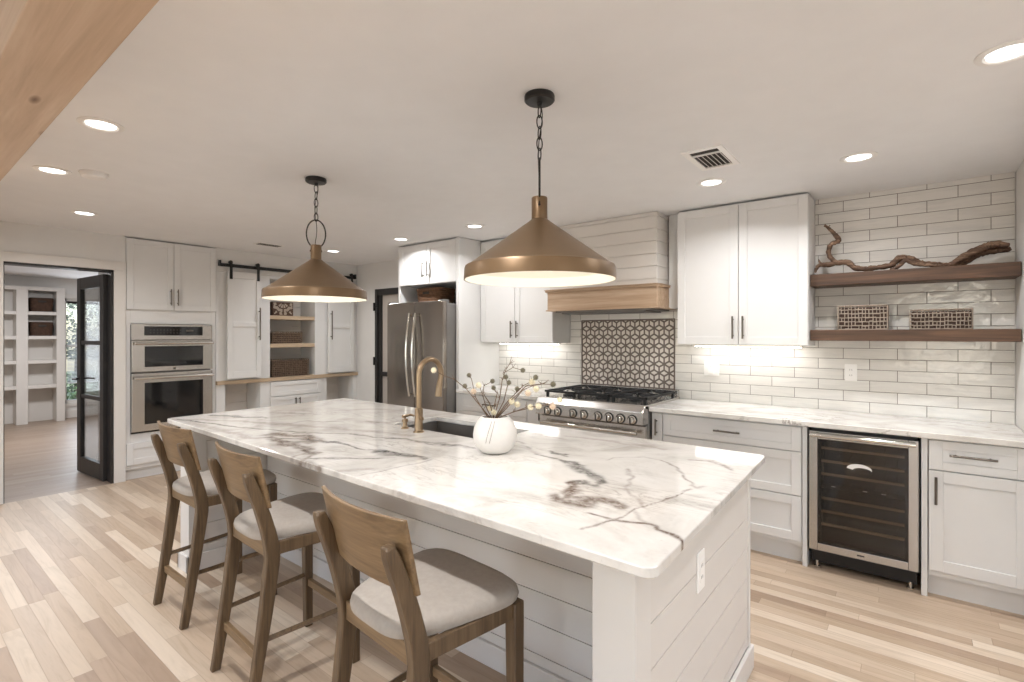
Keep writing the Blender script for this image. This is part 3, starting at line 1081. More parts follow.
def gnarly(m, pts, rs, seed, seg=12):
    rnd = random.Random(seed)
    P = [Vector(p) for p in pts]
    out, ro = [], []
    for i in range(len(P) - 1):
        for k in range(6):
            f = k / 6
            a = P[max(i - 1, 0)]
            b_, c = P[i], P[i + 1]
            d_ = P[min(i + 2, len(P) - 1)]
            q = 0.5 * ((2 * b_) + (c - a) * f + (2 * a - 5 * b_ + 4 * c - d_) * f * f + (3 * b_ - 3 * c + d_ - a) * f ** 3)
            out.append(q + Vector((rnd.uniform(-.002, .002), rnd.uniform(-.004, .004), rnd.uniform(-.002, .002))))
            ro.append((rs[i] * (1 - f) + rs[i + 1] * f) * rnd.uniform(.95, 1.25))
    out.append(P[-1])
    ro.append(rs[-1])
    m.tube([tuple(p) for p in out], ro, seg)


t = thing('driftwood_branch', 'long gnarled brown driftwood branch lying on the upper walnut shelf', 'driftwood', (-0.05, 4.13, 1.865))
m = MB()
main = [(-0.548, 4.13, 1.889), (-0.524, 4.13, 1.935), (-0.47, 4.13, 1.937), (-0.409, 4.13, 1.944), (-0.35, 4.13, 1.942), (-0.311, 4.13, 1.902), (-0.254, 4.13, 1.891), (-0.192, 4.13, 1.895), (-0.12, 4.13, 1.904), (-0.075, 4.13, 1.944), (-0.02, 4.13, 1.936), (0.037, 4.13, 1.902), (0.109, 4.13, 1.89), (0.174, 4.13, 1.882), (0.222, 4.13, 1.914), (0.279, 4.13, 1.95), (0.334, 4.13, 1.974), (0.379, 4.13, 1.986), (0.435, 4.13, 1.969)]
gnarly(m, main, [.007, .012, .015, .016, .017, .017, .016, .015, .017, .019, .018, .016, .014, .013, .018, .021, .021, .019, .014], 2)
m.build('trunk', M['drift'], t, smooth=50)
m = MB()
gnarly(m, [(-0.415, 4.12, 1.944), (-0.451, 4.12, 1.981), (-0.465, 4.12, 2.027), (-0.446, 4.12, 2.075), (-0.406, 4.12, 2.096), (-0.435, 4.12, 2.153), (-0.465, 4.12, 2.188), (-0.486, 4.12, 2.213)], [.013, .013, .013, .014, .015, .012, .009, .004], 3)
m.build('branch', M['drift'], t, smooth=50)
m = MB()
gnarly(m, [(-0.119, 4.1, 1.874), (-0.083, 4.1, 1.886), (-0.043, 4.1, 1.923), (0.003, 4.1, 1.902), (0.065, 4.1, 1.885), (0.13, 4.1, 1.877)], [.006, .01, .013, .013, .011, .006], 4)
m.build('branch', M['drift'], t, smooth=50)
m = MB()
gnarly(m, [(0.191, 4.16, 1.888), (0.239, 4.16, 1.894), (0.291, 4.16, 1.931), (0.352, 4.16, 1.952), (0.411, 4.16, 1.954), (0.442, 4.16, 1.956)], [.012, .016, .018, .018, .017, .012], 5)
m.build('branch', M['drift'], t, smooth=50)
m = MB()
gnarly(m, [(-0.471, 4.14, 1.938), (-0.512, 4.14, 1.951), (-0.526, 4.14, 1.98)], [.01, .007, .003], 6)
gnarly(m, [(-0.489, 4.12, 2.207), (-0.469, 4.12, 2.198), (-0.454, 4.12, 2.206)], [.005, .004, .002], 7)
m.build('twig', M['drift'], t, smooth=50)


def woven_box(label, frm, u0, u1, n0, n1, z0, z1, nu, nz, org, mat='weave', seed=1):
    """rectangular box of dark core with cane strips standing proud in an uneven open weave"""
    rnd = random.Random(seed)
    t = thing('woven_box', label, 'basket', org)
    MB(frm).box(u0 + .006, u1 - .006, n0 + .006, n1 - .006, z0 + .002, z1 - .012).build('liner', M['weaved'], t)
    m = MB(frm)
    du, dz = (u1 - u0) / nu, (z1 - z0) / nz
    J = lambda a: rnd.uniform(-a, a)
    for i in range(nu + 1):
        u = u0 + du * i
        for j in range(nz):
            z = z0 + dz * j
            if 0 < i < nu and rnd.random() < .12:
                continue
            h = du * rnd.uniform(.07, .15)
            uu = u + (J(du * .12) if 0 < i < nu else 0)
            e = .003 if (i + j) % 2 else 0
            m.box(uu - h, uu + h, n1 - .005, n1 + e, z, z + dz)
        m.box(u - du * .1, u + du * .1, n0, n0 + .005, z0, z1)
    for j in range(nz + 1):
        z = z0 + dz * j
        for i in range(nu):
            u = u0 + du * i
            e = .003 if (i + j) % 2 else -.001
            h = dz * rnd.uniform(.09, .17)
            zz = z + (J(dz * .08) if 0 < j < nz else (h if j == 0 else 0))
            m.box(u, u + du, n1 - .004 + e, n1 + e, zz - h, zz + h)
        hb = dz * .12
        zc = z + (hb if j == 0 else 0)
        m.box(u0, u1, n0, n0 + .004, zc - hb, zc + hb)
        for u in (u0, u1):
            m.box(u - .003, u + .003, n0, n1, zc - hb, zc + hb)
    nside = 5
    dn = (n1 - n0) / nside
    for i in range(nside + 1):
        n = n0 + dn * i
        for u in (u0, u1):
            m.box(u - .003, u + .003, n - dn * .13, n + dn * .13, z0, z1)
    m.build('cane_weave', M[mat], t, bevel=.0015)
    return t


woven_box('square-weave cane box on the lower walnut shelf, left of the pair', FB(4.235), -0.405, -0.135, 0, .15, 1.4855, 1.645, 14, 6, (-.27, 4.17, 1.485))
woven_box('lower square-weave cane box on the lower walnut shelf, right of the pair', FB(4.235), -0.02, 0.275, 0, .15, 1.4855, 1.608, 16, 5, (.13, 4.17, 1.485))

# ---------------------------------------------------------------- refrigerator
t = thing('refrigerator', 'stainless french-door refrigerator with curved bar handles', 'refrigerator', (-3.95, 3.4, 0))
QX0, QX1, QS = -4.452, -3.592, -3.985
FQ = FB(3.53)
MB(FQ).box(QX0 + .008, QX1 - .002, -.70, -.0, .03, 1.765).build('body', M['fside'], t, bevel=.004)
for (a, c) in ((QX0, QS - .0025), (QS + .0025, QX1)):
    m = MB()
    n = 14
    pts = []
    for k in range(n + 1):
        f = k / n
        x = a + (c - a) * f
        g_ = (x - (QX0 + QX1) / 2) / ((QX1 - QX0) / 2)
        pts.append((x, 3.455 + .022 * g_ * g_))
    pts += [(c, 3.525), (a, 3.525)]
    m.prism(pts, .60, 1.785, 2)
    d = m.build('door', M['fridge'], t, bevel=.006, smooth=50)
    u = QS - .045 if a == QX0 else QS + .045
    h = MB()
    hp = []
    for k in range(17):
        f = k / 16
        z = .83 + (1.67 - .83) * f
        hp.append((u + (.0) * f, 3.425 - .045 * math.sin(PI * f), z))
    h.tube(hp, .0125, 12)
    for z in (.85, 1.65):
        h.tube([(u, 3.465, z), (u, 3.418, z)], .011, 10)
    h.build('handle', M['chrome'], d, smooth=50)
m = MB()
pts = []
for k in range(15):
    x = QX0 + (QX1 - QX0) * k / 14
    g_ = (x - (QX0 + QX1) / 2) / ((QX1 - QX0) / 2)
    pts.append((x, 3.455 + .022 * g_ * g_))
pts += [(QX1, 3.525), (QX0, 3.525)]
m.prism(pts, .06, .594, 2)
d = m.build('freezer_drawer', M['fridge'], t, bevel=.006, smooth=50)
h = MB().tube([(QX0 + .06, 3.40, .54), (QX1 - .06, 3.40, .54)], .0125, 12)
for u in (QX0 + .1, QX1 - .1):
    h.tube([(u, 3.465, .54), (u, 3.40, .54)], .011, 10)
h.build('handle', M['chrome'], d, smooth=50)
for u in (QX0 + .04, QX1 - .04):
    MB().box(u - .03, u + .03, 3.48, 3.57, 1.766, 1.80).build('hinge_cover', M['fside'], t, bevel=.005)
MB(FQ).box(QX0 + .02, QX1 - .02, -.06, .04, 0, .055).build('base_grille', M['black'], t)

wicker_basket('wicker_basket', 'reddish brown wicker basket on top of the refrigerator', -4.30, -3.92, 3.72, 4.02, 1.767, 1.95, M['wickerm'], '-y')

# ---------------------------------------------------------------- oven tower
t = thing('oven_tower_cabinet', 'tall white cabinet with two upper doors housing the wall ovens', 'cabinet', (FX, 2.015, 0))
F1 = FL(FX)
m = MB(F1)
m.box(1.602, 2.432, -.598, -.58, 0.1, 2.42).box(1.602, 1.642, -.58, 0, .10, 2.42).box(2.392, 2.432, -.58, 0, .10, 2.42)
m.box(1.642, 2.392, -.58, 0, 1.565, 2.42).box(1.642, 2.392, -.58, 0, .10, .455)
m.build('carcass', M['cab'], t, bevel=.0015)
MB(F1).box(1.602, 2.432, -.58, -.03, 0, .10).build('toe_kick', M['cab'], t)
d = shaker(F1, 1.605, 2.015, 1.708, 2.415, .001, 'door', t)
pull(F1, 1.985, 1.845, .17, .02, d)
d = shaker(F1, 2.019, 2.429, 1.708, 2.415, .001, 'door', t)
pull(F1, 2.049, 1.845, .17, .02, d)
d = shaker(F1, 1.605, 2.429, .15, .365, .001, 'drawer', t)
pull(F1, 2.017, .30, .2, .02, d, True)

t = thing('double_wall_oven', 'stainless double wall oven set in the tall white cabinet', 'oven', (FX, 2.017, .47))
O0, O1 = 1.645, 2.389
MB(F1).box(O0 + .01, O1 - .01, -.55, .0, .47, 1.555).build('body', M['fside'], t)
cp = MB(F1).box(O0, O1, 0, .022, 1.40, 1.56).build('control_panel', M['steelh'], t, bevel=.003)
MB(F1).box(1.752, 2.292, .022, .025, 1.445, 1.54).build('display_glass', M['dglass'], cp, bevel=.002)
m = MB(F1)
for i in range(10):
    for j in range(2):
        m.box(1.80 + i * .03, 1.812 + i * .03, .025, .0254, 1.47 + j * .03, 1.474 + j * .03)
m.box(2.13, 2.20, .025, .0254, 1.485, 1.505)
m.build('key_marks', M['pull'], cp)
for (z0, z1, g0, g1, hz) in ((1.075, 1.395, 1.125, 1.335, 1.365), (.475, 1.062, .545, .965, 1.015)):
    d = MB(F1).box(O0, O1, 0, .035, z0, z1).build('oven_door', M['steelh'], t, bevel=.004)
    MB(F1).box(1.752, 2.292, .035, .038, g0, g1).build('door_glass', M['dglass'], d, bevel=.002)
    m = MB(F1).tube([(O0 + .012, .085, hz), (O1 - .012, .085, hz)], .015, 14)
    for u in (O0 + .035, O1 - .035):
        m.tube([(u, .03, hz), (u, .085, hz)], .012, 10)
    m.build('handle', M['steelh'], d, smooth=40)
    if z0 > 1:
        MB(F1).lathe([(.012, 0.035), (.012, .037), (.0001, .037)], (0, 2.02, 1.10), 20, 0)
m = MB(F1).box(2.008, 2.03, .035, .0365, 1.092, 1.110)
m.build('badge', M['slot'], t)
MB(F1).box(O0, O1, -.01, .012, .458, .473).build('vent_gap', M['black'], t)

# ---------------------------------------------------------------- built-in with barn doors
t = thing('built_in_hutch', 'white built-in hutch with open niche, oak ledge and drawers below', 'hutch', (FX, 3.36, 0))
m = MB(F1)
Z1 = 2.168
m.box(2.437, 4.277, -.598, -.585, 0, Z1)
m.box(2.437, 3.048, -.585, 0, .93, Z1).box(3.642, 4.277, -.585, 0, .93, Z1).box(3.048, 3.642, -.585, 0, 2.135, Z1)
m.box(2.437, 2.535, -.585, 0, 0, .885).box(2.932, 3.046, -.585, 0, 0, .885).box(3.72, 3.81, -.585, 0, 0, .885).box(4.212, 4.277, -.585, 0, 0, .885)
m.box(3.046, 3.72, -.585, -.002, .1, .885)
m.box(2.535, 2.932, -.585, -.01, 0, .12).box(3.81, 4.212, -.585, -.01, 0, .12)
m.build('carcass', M['cab'], t, bevel=.0015)
m = MB(F1)
z = .932
while z < 2.13:
    m.box(3.05, 3.64, -.36, -.352, z + .001, min(z + .125, 2.134))
    z += .127
for (a, c) in ((2.536, 2.931), (3.811, 4.211)):
    z = .122
    while z < .88:
        m.box(a, c, -.36, -.352, z + .001, min(z + .125, .884))
        z += .127
m.build('shiplap_back', M['shiplap'], t)
MB(F1).box(2.438, 4.276, -.30, .03, .887, .930).build('oak_ledge', M['lightwoody'], t, bevel=.003)
for z in (1.642, 1.295):
    MB(F1).box(3.049, 3.641, -.352, -.004, z, z + .048).build('shelf', M['lightwoody'], t, bevel=.003)
d = shaker(F1, 3.05, 3.716, .70, .875, .001, 'drawer', t, rail=.05)
for (a, c, u) in ((3.05, 3.381, 3.355), (3.385, 3.716, 3.41)):
    d = shaker(F1, a, c, .12, .692, .001, 'door', t, rail=.05)
    pull(F1, u, .60, .13, .02, d)

t = thing('barn_door_rail', 'black flat rail above the two white sliding doors', 'rail', (FX, 3.28, 2.25))
m = MB(F1).box(2.45, 4.235, .022, .030, 2.225, 2.262)
m.build('track', M['black'], t, bevel=.001)
for u in (2.51, 3.0, 3.55, 4.14):
    MB(F1).tube([(u, .001, 2.243), (u, .032, 2.243)], .012, 12).build('wall_spacer', M['black'], t, smooth=40)
MB(F1).box(4.205, 4.222, .015, .07, 2.225, 2.29).build('end_stop', M['black'], t, bevel=.002)
MB(F1).box(2.455, 2.472, .015, .055, 2.225, 2.29).build('end_stop', M['black'], t, bevel=.002)


def barn_door(label, u0, u1, hu):
    t = thing('sliding_barn_door', label, 'door', (FX, (u0 + u1) / 2, .94))
    fr_ = F1
    n0 = .036
    m = MB(fr_)
    m.box(u0, u1, n0, n0 + .018, .952, 2.175)
    n1, n2 = n0 + .018, n0 + .030
    r = .055
    m.box(u0, u0 + r, n1, n2, .952, 2.175).box(u1 - r, u1, n1, n2, .952, 2.175)
    for (a, b_) in ((.952, 1.03), (1.545, 1.60), (2.10, 2.175)):
        m.box(u0 + r, u1 - r, n1, n2, a, b_)
    m.build('panel', M['cab'], t, bevel=.002)
    for u in (u0 + .035, u1 - .035):
        h = MB(fr_).box(u - .016, u + .016, n2, n2 + .005, 2.085, 2.27)
        h.build('hanger_strap', M['black'], t, bevel=.002)
        MB(lambda a, n, z: (FX + n, a, z)).lathe([(.030, .0), (.030, .018), (.006, .020), (.0001, .020)], (.0, 0, 0), 24, 0) if False else None
        w2 = MB()
        w2.lathe([(.0001, .012), (.018, .012), (.020, .016), (.020, .044), (.017, .048), (.0001, .048)], (FX + .02, u, 2.278), 24, 0)
        w2.build('roller_wheel', M['black'], t, smooth=35)
    m = MB(fr_).tube([(hu, n2 + .035, 1.39), (hu, n2 + .035, 1.77)], .008, 10)
    for z in (1.43, 1.73):
        m.tube([(hu, n2, z), (hu, n2 + .035, z)], .006, 8)
    m.build('handle', M['pull'], t, smooth=40)
    return t


barn_door('left white sliding barn door with a long bar handle, beside the oven tower', 2.536, 2.912, 2.884)
barn_door('right white sliding barn door with a long bar handle, near the refrigerator corner', 3.80, 4.19, 3.83)

# niche contents
t = thing('carved_wooden_box', 'dark wooden box with pale fan pattern on the top niche shelf', 'box', (FX - .14, 3.225, 1.69))
XN = FX - .02
FN = FL(XN)
MB(FN).box(3.09, 3.355, -.22, 0, 1.6905, 1.86).build('box_body', M['wicker'], t, bevel=.003)
m = MB(FN)
for (cu, cz) in ((3.09, 1.6905), (3.355, 1.6905), (3.2225, 1.86)):
    for k in range(12):
        a0, a1 = R(30 * k + 5), R(30 * k + 25)
        for (r0, r1) in ((.03, .075), (.09, .125)):
            q = [(cu + r * math.cos(a), cz + r * math.sin(a)) for r, a in ((r0, a0), (r1, a0), (r1, a1), (r0, a1))]
            if min(p[0] for p in q) < 3.094 or max(p[0] for p in q) > 3.351 or min(p[1] for p in q) < 1.694 or max(p[1] for p in q) > 1.857:
                continue
            m.bm.faces.new([m.bm.verts.new((XN + .0015, p[0], p[1])) for p in q])
m.build('fan_inlay', M['weave'], t)
woven_box('square-weave cane box on the middle niche shelf of the hutch', FL(XN - .2), 3.09, 3.47, 0, .2, 1.344, 1.49, 17, 6, (XN - .1, 3.28, 1.343), 'weave2', 5)
woven_box('largest square-weave cane box, on the oak ledge inside the niche', FL(XN - .22), 3.09, 3.56, 0, .22, .9315, 1.14, 20, 9, (XN - .11, 3.32, .93), 'weave2', 6)

# ---------------------------------------------------------------- island
t = thing('kitchen_island', 'long white shiplap island under the marble slab with open knee space', 'island', (-2.08, 1.9, 0))
IX0, IX1, IY0, IYK, IY1 = -3.60, -0.56, 1.22, 1.70, 2.39
HT = .903
MB().box(IX0 + .03, IX1 - .03, IYK + .02, IY1 - .022, .10, .62).box(IX0 + .03, -2.42, IYK + .02, IY1 - .022, .62, HT).box(-1.60, IX1 - .03, IYK + .02, IY1 - .022, .62, HT).box(
    -2.42, -1.60, IYK + .02, 1.84, .62, HT).box(-2.42, -1.60, 2.31, IY1 - .022, .62, HT).build('cabinet_body', M['cab'], t)


def boards(m, fr_, u0, u1, n0, n1, zs):
    for a, c in zip(zs[:-1], zs[1:]):
        m.box(u0, u1, n0, n1, a + .0018, c - .0018)


ZS = [.10, .146, .274, .402, .531, .660, .79, HT]
# knee wall
m = MB()
boards(m, None, IX0 + .13, IX1 - .12, IYK, IYK + .018, ZS)
m.box(IX0 + .13, IX1 - .12, IYK + .012, IYK + .02, .02, HT)
m.build('shiplap_knee_wall', M['shiplap'], t, bevel=.001)
MB().box(IX0 + .13, IX1 - .12, IYK - .014, IYK + .004, 0, .10).build('baseboard', M['trimw'], t, bevel=.003)
# end panels
for side in (0, 1):
    m = MB()
    if side == 0:
        a, c = IX0, IX0 + .13
        m.box(a + .016, c - .016, IY0 + .02, IY1 - .02, .0, HT)
    else:
        a, c = IX1 - .125, IX1
        m.box(a + .016, c - .014, IY0 + .02, IY1 - .02, .0, HT)
    m.build('end_core', M['trimw'], t)
    for (y0, y1) in ((IY0, IY0 + .10), (IY1 - .03, IY1)):
        MB().box(a, c, y0, y1, 0, HT).build('corner_post', M['trimw'], t, bevel=.002)
    s_ = MB()
    boards(s_, None, c - .016, c - .005, IY0 + .10, (IY1 if side else IYK) - .03 * side, [.10, .146, .274, .402, .531, .660, HT] if side else ZS)
    boards(s_, None, a + .005, a + .016, IY0 + .10, IYK if side else IY1 - .03, ZS)
    s_.build('shiplap_end_panel', M['shiplap'], t, bevel=.001)
    b_ = MB()
    b_.box(c - .005, c + .012, IY0 - .012, IY1 + .012 if side else IYK - .015, 0, .10)
    b_.box(a - .012, a + .005, IY0 - .012, IYK - .015 if side else IY1 + .012, 0, .10)
    b_.box(a - .012, c + .012, IY0 - .012, IY0 + .002, 0, .10)
    b_.build('baseboard', M['trimw'], t, bevel=.003)
# working side doors
FI = lambda u, n, z: (u, IY1 - .022 + n, z)
xs_ = [IX0 + .135, -2.95, -2.43, -1.60, -1.15, IX1 - .13]
for a, c in zip(xs_[:-1], xs_[1:]):
    d = shaker(FI, a + .002, c - .002, .12, HT - .012, .0, 'door', t)
    pull(FI, c - .04, .75, .15, .02, d)
outlet('white outlet on the shiplap end of the island', lambda u, n, z: (IX1 - .005 + n, u, z), 1.735, .66, .0, .07, .13)

# marble slab, with veins laid out in the stone
VEINS = [
    ('g', 0.012, 0.9, [(-2.535, 1.291), (-2.363, 1.354), (-2.155, 1.402), (-1.951, 1.414), (-1.881, 1.43), (-1.823, 1.437)]),
    ('g', 0.026, 0.95, [(-1.876, 1.426), (-1.789, 1.426), (-1.73, 1.447), (-1.669, 1.455), (-1.624, 1.463)]),
    ('g', 0.01, 0.7, [(-1.989, 1.154), (-1.91, 1.199), (-1.865, 1.266), (-1.794, 1.332), (-1.739, 1.386)]),
    ('g', 0.012, 0.75, [(-2.583, 1.433), (-2.425, 1.529), (-2.299, 1.586), (-2.129, 1.606), (-2.005, 1.655), (-1.88, 1.697), (-1.725, 1.714), (-1.673, 1.734)]),
    ('g', 0.007, 0.45, [(-1.61, 1.138), (-1.595, 1.247), (-1.574, 1.354), (-1.586, 1.475)]),
    ('s', 0.018, 0.7, [(-2.601, 1.894), (-2.459, 1.9), (-2.444, 1.981), (-2.383, 2.051)]),
    ('g', 0.01, 0.75, [(-3.569, 1.193), (-3.266, 1.254), (-2.998, 1.303), (-2.779, 1.362), (-2.569, 1.47)]),
    ('g', 0.02, 0.85, [(-3.581, 1.398), (-3.403, 1.467), (-3.17, 1.554)]),
    ('g', 0.014, 0.45, [(-3.39, 1.687), (-3.205, 1.779), (-3.045, 1.852)]),
    ('g', 0.014, 0.4, [(-2.926, 1.48), (-2.878, 1.647), (-2.681, 1.758)]),
    ('s', 0.03, 0.55, [(-3.512, 1.237), (-3.155, 1.428), (-2.608, 1.61), (-2.452, 1.657)]),
    ('b', 0.04, 0.85, [(-2.654, 1.321), (-2.589, 1.372), (-2.446, 1.4), (-2.315, 1.355)]),
    ('b', 0.034, 0.8, [(-2.585, 1.277), (-2.45, 1.249), (-2.342, 1.26), (-2.185, 1.25), (-2.078, 1.236)]),
    ('b', 0.018, 0.7, [(-2.357, 1.288), (-2.238, 1.261), (-2.157, 1.272)]),
    ('b', 0.012, 0.6, [(-2.15, 1.278), (-2.091, 1.178), (-2.06, 1.092)]),
    ('b', 0.012, 0.6, [(-2.072, 1.241), (-2.012, 1.151), (-1.969, 1.093)]),
    ('g', 0.01, 0.6, [(-1.955, 1.153), (-1.934, 1.213), (-1.879, 1.27)]),
    ('b', 0.022, 0.85, [(-2.077, 1.092), (-2.035, 1.082), (-2.004, 1.066)]),
    ('b', 0.04, 0.85, [(-1.997, 1.096), (-1.906, 1.091), (-1.834, 1.091)]),
    ('b', 0.006, 0.75, [(-0.694, 1.197), (-0.677, 1.276), (-0.658, 1.371), (-0.636, 1.508), (-0.615, 1.606), (-0.598, 1.719)]),
    ('b', 0.006, 0.7, [(-0.609, 1.788), (-0.645, 1.831), (-0.679, 1.892), (-0.745, 1.972), (-0.839, 2.049)]),
    ('b', 0.005, 0.45, [(-0.841, 2.048), (-0.903, 2.058), (-0.956, 2.016), (-0.998, 1.965), (-0.993, 1.9)]),
    ('b', 0.01, 0.9, [(-0.741, 1.314), (-0.705, 1.315), (-0.674, 1.318), (-0.611, 1.321), (-0.551, 1.325), (-0.535, 1.307), (-0.483, 1.298), (-0.471, 1.287), (-0.451, 1.25), (-0.428, 1.219)]),
    ('g', 0.036, 0.85, [(-1.148, 1.777), (-1.098, 1.778), (-1.037, 1.757), (-0.973, 1.708)]),
    ('g', 0.026, 0.85, [(-0.973, 1.708), (-0.906, 1.668), (-0.859, 1.62), (-0.848, 1.561), (-0.906, 1.563), (-0.938, 1.537)]),
    ('b', 0.03, 0.85, [(-0.938, 1.537), (-0.889, 1.49), (-0.862, 1.411), (-0.838, 1.437), (-0.795, 1.447), (-0.738, 1.443), (-0.695, 1.421)]),
    ('b', 0.032, 0.8, [(-0.901, 1.387), (-0.848, 1.373), (-0.802, 1.367), (-0.802, 1.425)]),
    ('b', 0.012, 0.7, [(-0.841, 1.394), (-0.799, 1.348), (-0.777, 1.365)]),
    ('s', 0.014, 0.9, [(-0.741, 2.127), (-0.669, 2.155), (-0.597, 2.12), (-0.542, 2.062)]),
    ('b', 0.006, 0.5, [(-0.736, 2.119), (-0.666, 2.146), (-0.593, 2.107), (-0.548, 2.067)]),
    ('s', 0.008, 0.7, [(-0.868, 1.825), (-0.819, 1.737), (-0.767, 1.587), (-0.693, 1.518), (-0.637, 1.455)]),
    ('s', 0.006, 0.6, [(-0.644, 1.411), (-0.615, 1.365), (-0.588, 1.339)]),
    ('s', 0.01, 0.7, [(-0.613, 1.773), (-0.575, 1.738), (-0.561, 1.764)]),
    ('g', 0.018, 0.8, [(-1.235, 1.889), (-1.209, 1.903), (-1.178, 1.902)]),
    ('g', 0.012, 0.55, [(-2.021, 1.658), (-1.925, 1.683), (-1.809, 1.739), (-1.671, 1.725), (-1.599, 1.727)]),
    ('g', 0.014, 0.6, [(-1.843, 1.673), (-1.74, 1.684), (-1.649, 1.724)]),
    ('s', 0.02, 0.6, [(-1.459, 1.883), (-1.379, 1.879), (-1.25, 1.799)]),
    ('g', 0.012, 0.6, [(-1.539, 1.987), (-1.479, 1.961)]),
    ('g', 0.012, 0.6, [(-1.442, 1.905), (-1.383, 1.898)]),
    ('g', 0.014, 0.7, [(-1.29, 1.806), (-1.207, 1.787), (-1.162, 1.794)]),
    ('g', 0.012, 0.7, [(-1.269, 1.911), (-1.213, 1.886), (-1.166, 1.872)]),
    ('s', 0.012, 0.5, [(-1.601, 2.182), (-1.495, 2.152), (-1.357, 2.156)]),
    ('s', 0.02, 0.5, [(-1.413, 2.236), (-1.272, 2.261), (-1.059, 2.233), (-0.89, 2.26)]),
    ('s', 0.03, 0.5, [(-2.66, 1.579), (-2.479, 1.66), (-2.253, 1.721), (-2.067, 1.758)]),
    ('g', 0.014, 0.6, [(-2.409, 1.265), (-2.331, 1.35)]),
    ('s', 0.03, 0.5, [(-3.649, 1.176), (-3.394, 1.196), (-2.872, 1.218), (-2.575, 1.223)]),
    ('s', 0.025, 0.5, [(-1.72, 1.067), (-1.686, 1.179), (-1.609, 1.268)]),
]
STEMS = [
    ('left', [(-1.493, 1.733, 1.081), (-1.517, 1.704, 1.127), (-1.581, 1.675, 1.207), (-1.625, 1.645, 1.249), (-1.675, 1.616, 1.269), (-1.695, 1.587, 1.29)], [((-1.7, 1.587, 1.291), 'y'), ((-1.591, 1.675, 1.22), 'o')]),
    ('leftb', [(-1.503, 1.733, 1.08), (-1.536, 1.736, 1.11), (-1.585, 1.74, 1.163), (-1.614, 1.744, 1.245), (-1.633, 1.747, 1.262)], [((-1.633, 1.747, 1.262), 'o'), ((-1.598, 1.74, 1.189), 'p')]),
    ('midl', [(-1.484, 1.733, 1.082), (-1.494, 1.711, 1.128), (-1.494, 1.689, 1.178), (-1.496, 1.667, 1.228)], [((-1.501, 1.667, 1.229), 'y')]),
    ('mid', [(-1.474, 1.733, 1.083), (-1.491, 1.764, 1.134), (-1.502, 1.796, 1.183), (-1.551, 1.827, 1.202)], [((-1.551, 1.827, 1.202), 'o'), ((-1.52, 1.764, 1.115), 'y')]),
    ('midb', [(-1.469, 1.733, 1.084), (-1.488, 1.726, 1.146), (-1.522, 1.72, 1.188), (-1.511, 1.714, 1.223), (-1.455, 1.707, 1.247)], [((-1.455, 1.707, 1.247), 'o'), ((-1.469, 1.733, 1.104), 'y')]),
    ('tall', [(-1.469, 1.733, 1.084), (-1.458, 1.76, 1.167), (-1.465, 1.787, 1.247), (-1.463, 1.813, 1.294), (-1.465, 1.84, 1.316), (-1.474, 1.867, 1.349)], [((-1.444, 1.787, 1.261), 'o')]),
    ('tallr', [(-1.459, 1.733, 1.085), (-1.421, 1.744, 1.157), (-1.406, 1.755, 1.237), (-1.443, 1.765, 1.279), (-1.395, 1.776, 1.306), (-1.348, 1.787, 1.295)], [((-1.348, 1.787, 1.295), 'o'), ((-1.401, 1.755, 1.24), 'o')]),
    ('r1', [(-1.455, 1.733, 1.085), (-1.387, 1.72, 1.155), (-1.322, 1.707, 1.207), (-1.277, 1.693, 1.239), (-1.221, 1.68, 1.261), (-1.193, 1.667, 1.28)], [((-1.193, 1.667, 1.28), 'o'), ((-1.221, 1.68, 1.259), 'y'), ((-1.318, 1.707, 1.222), 'o')]),
    ('r2', [(-1.445, 1.733, 1.086), (-1.404, 1.752, 1.135), (-1.335, 1.771, 1.211), (-1.296, 1.789, 1.231), (-1.256, 1.808, 1.239), (-1.239, 1.827, 1.256)], [((-1.278, 1.789, 1.217), 'y'), ((-1.308, 1.771, 1.199), 'p')]),
    ('r3', [(-1.45, 1.733, 1.086), (-1.35, 1.697, 1.167), (-1.235, 1.66, 1.244), (-1.136, 1.624, 1.26), (-1.056, 1.587, 1.266)], [((-1.056, 1.587, 1.266), 'o'), ((-1.339, 1.697, 1.168), 'y')]),
    ('r4', [(-1.435, 1.733, 1.087), (-1.354, 1.724, 1.118), (-1.276, 1.716, 1.147), (-1.207, 1.707, 1.159)], [((-1.207, 1.707, 1.159), 'y'), ((-1.255, 1.716, 1.149), 'y'), ((-1.33, 1.724, 1.154), 'y')]),
    ('r5', [(-1.435, 1.733, 1.087), (-1.378, 1.766, 1.114), (-1.303, 1.8, 1.135), (-1.256, 1.834, 1.146), (-1.209, 1.867, 1.168)], [((-1.209, 1.867, 1.168), 'y'), ((-1.222, 1.834, 1.142), 'p')]),
]



def vnoise(x, y, s, seed):
    rng = np.random.RandomState(seed)
    tb = rng.rand(64, 64)
    X_, Y_ = x * s + 100, y * s + 100
    xi, yi = np.floor(X_).astype(int), np.floor(Y_).astype(int)
    fx, fy = X_ - xi, Y_ - yi
    fx, fy = fx * fx * (3 - 2 * fx), fy * fy * (3 - 2 * fy)
    g = lambda a, b: tb[a % 64, b % 64]
    return (g(xi, yi) * (1 - fx) + g(xi + 1, yi) * fx) * (1 - fy) + (g(xi, yi + 1) * (1 - fx) + g(xi + 1, yi + 1) * fx) * fy


def seg_dist(px, py, pts):
    best = np.full(px.shape, 9.0)
    for (ax, ay), (bx, by) in zip(pts[:-1], pts[1:]):
        dx, dy = bx - ax, by - ay
        L = dx * dx + dy * dy + 1e-9
        tt = np.clip(((px - ax) * dx + (py - ay) * dy) / L, 0, 1)
        best = np.minimum(best, np.hypot(px - ax - tt * dx, py - ay - tt * dy))
    return best


SA, SB_, SC_, SD = (-3.665, 1.165), (-0.455, 1.082), (-0.505, 2.412), (-3.69, 2.45)
T0, T1 = .9035, .930


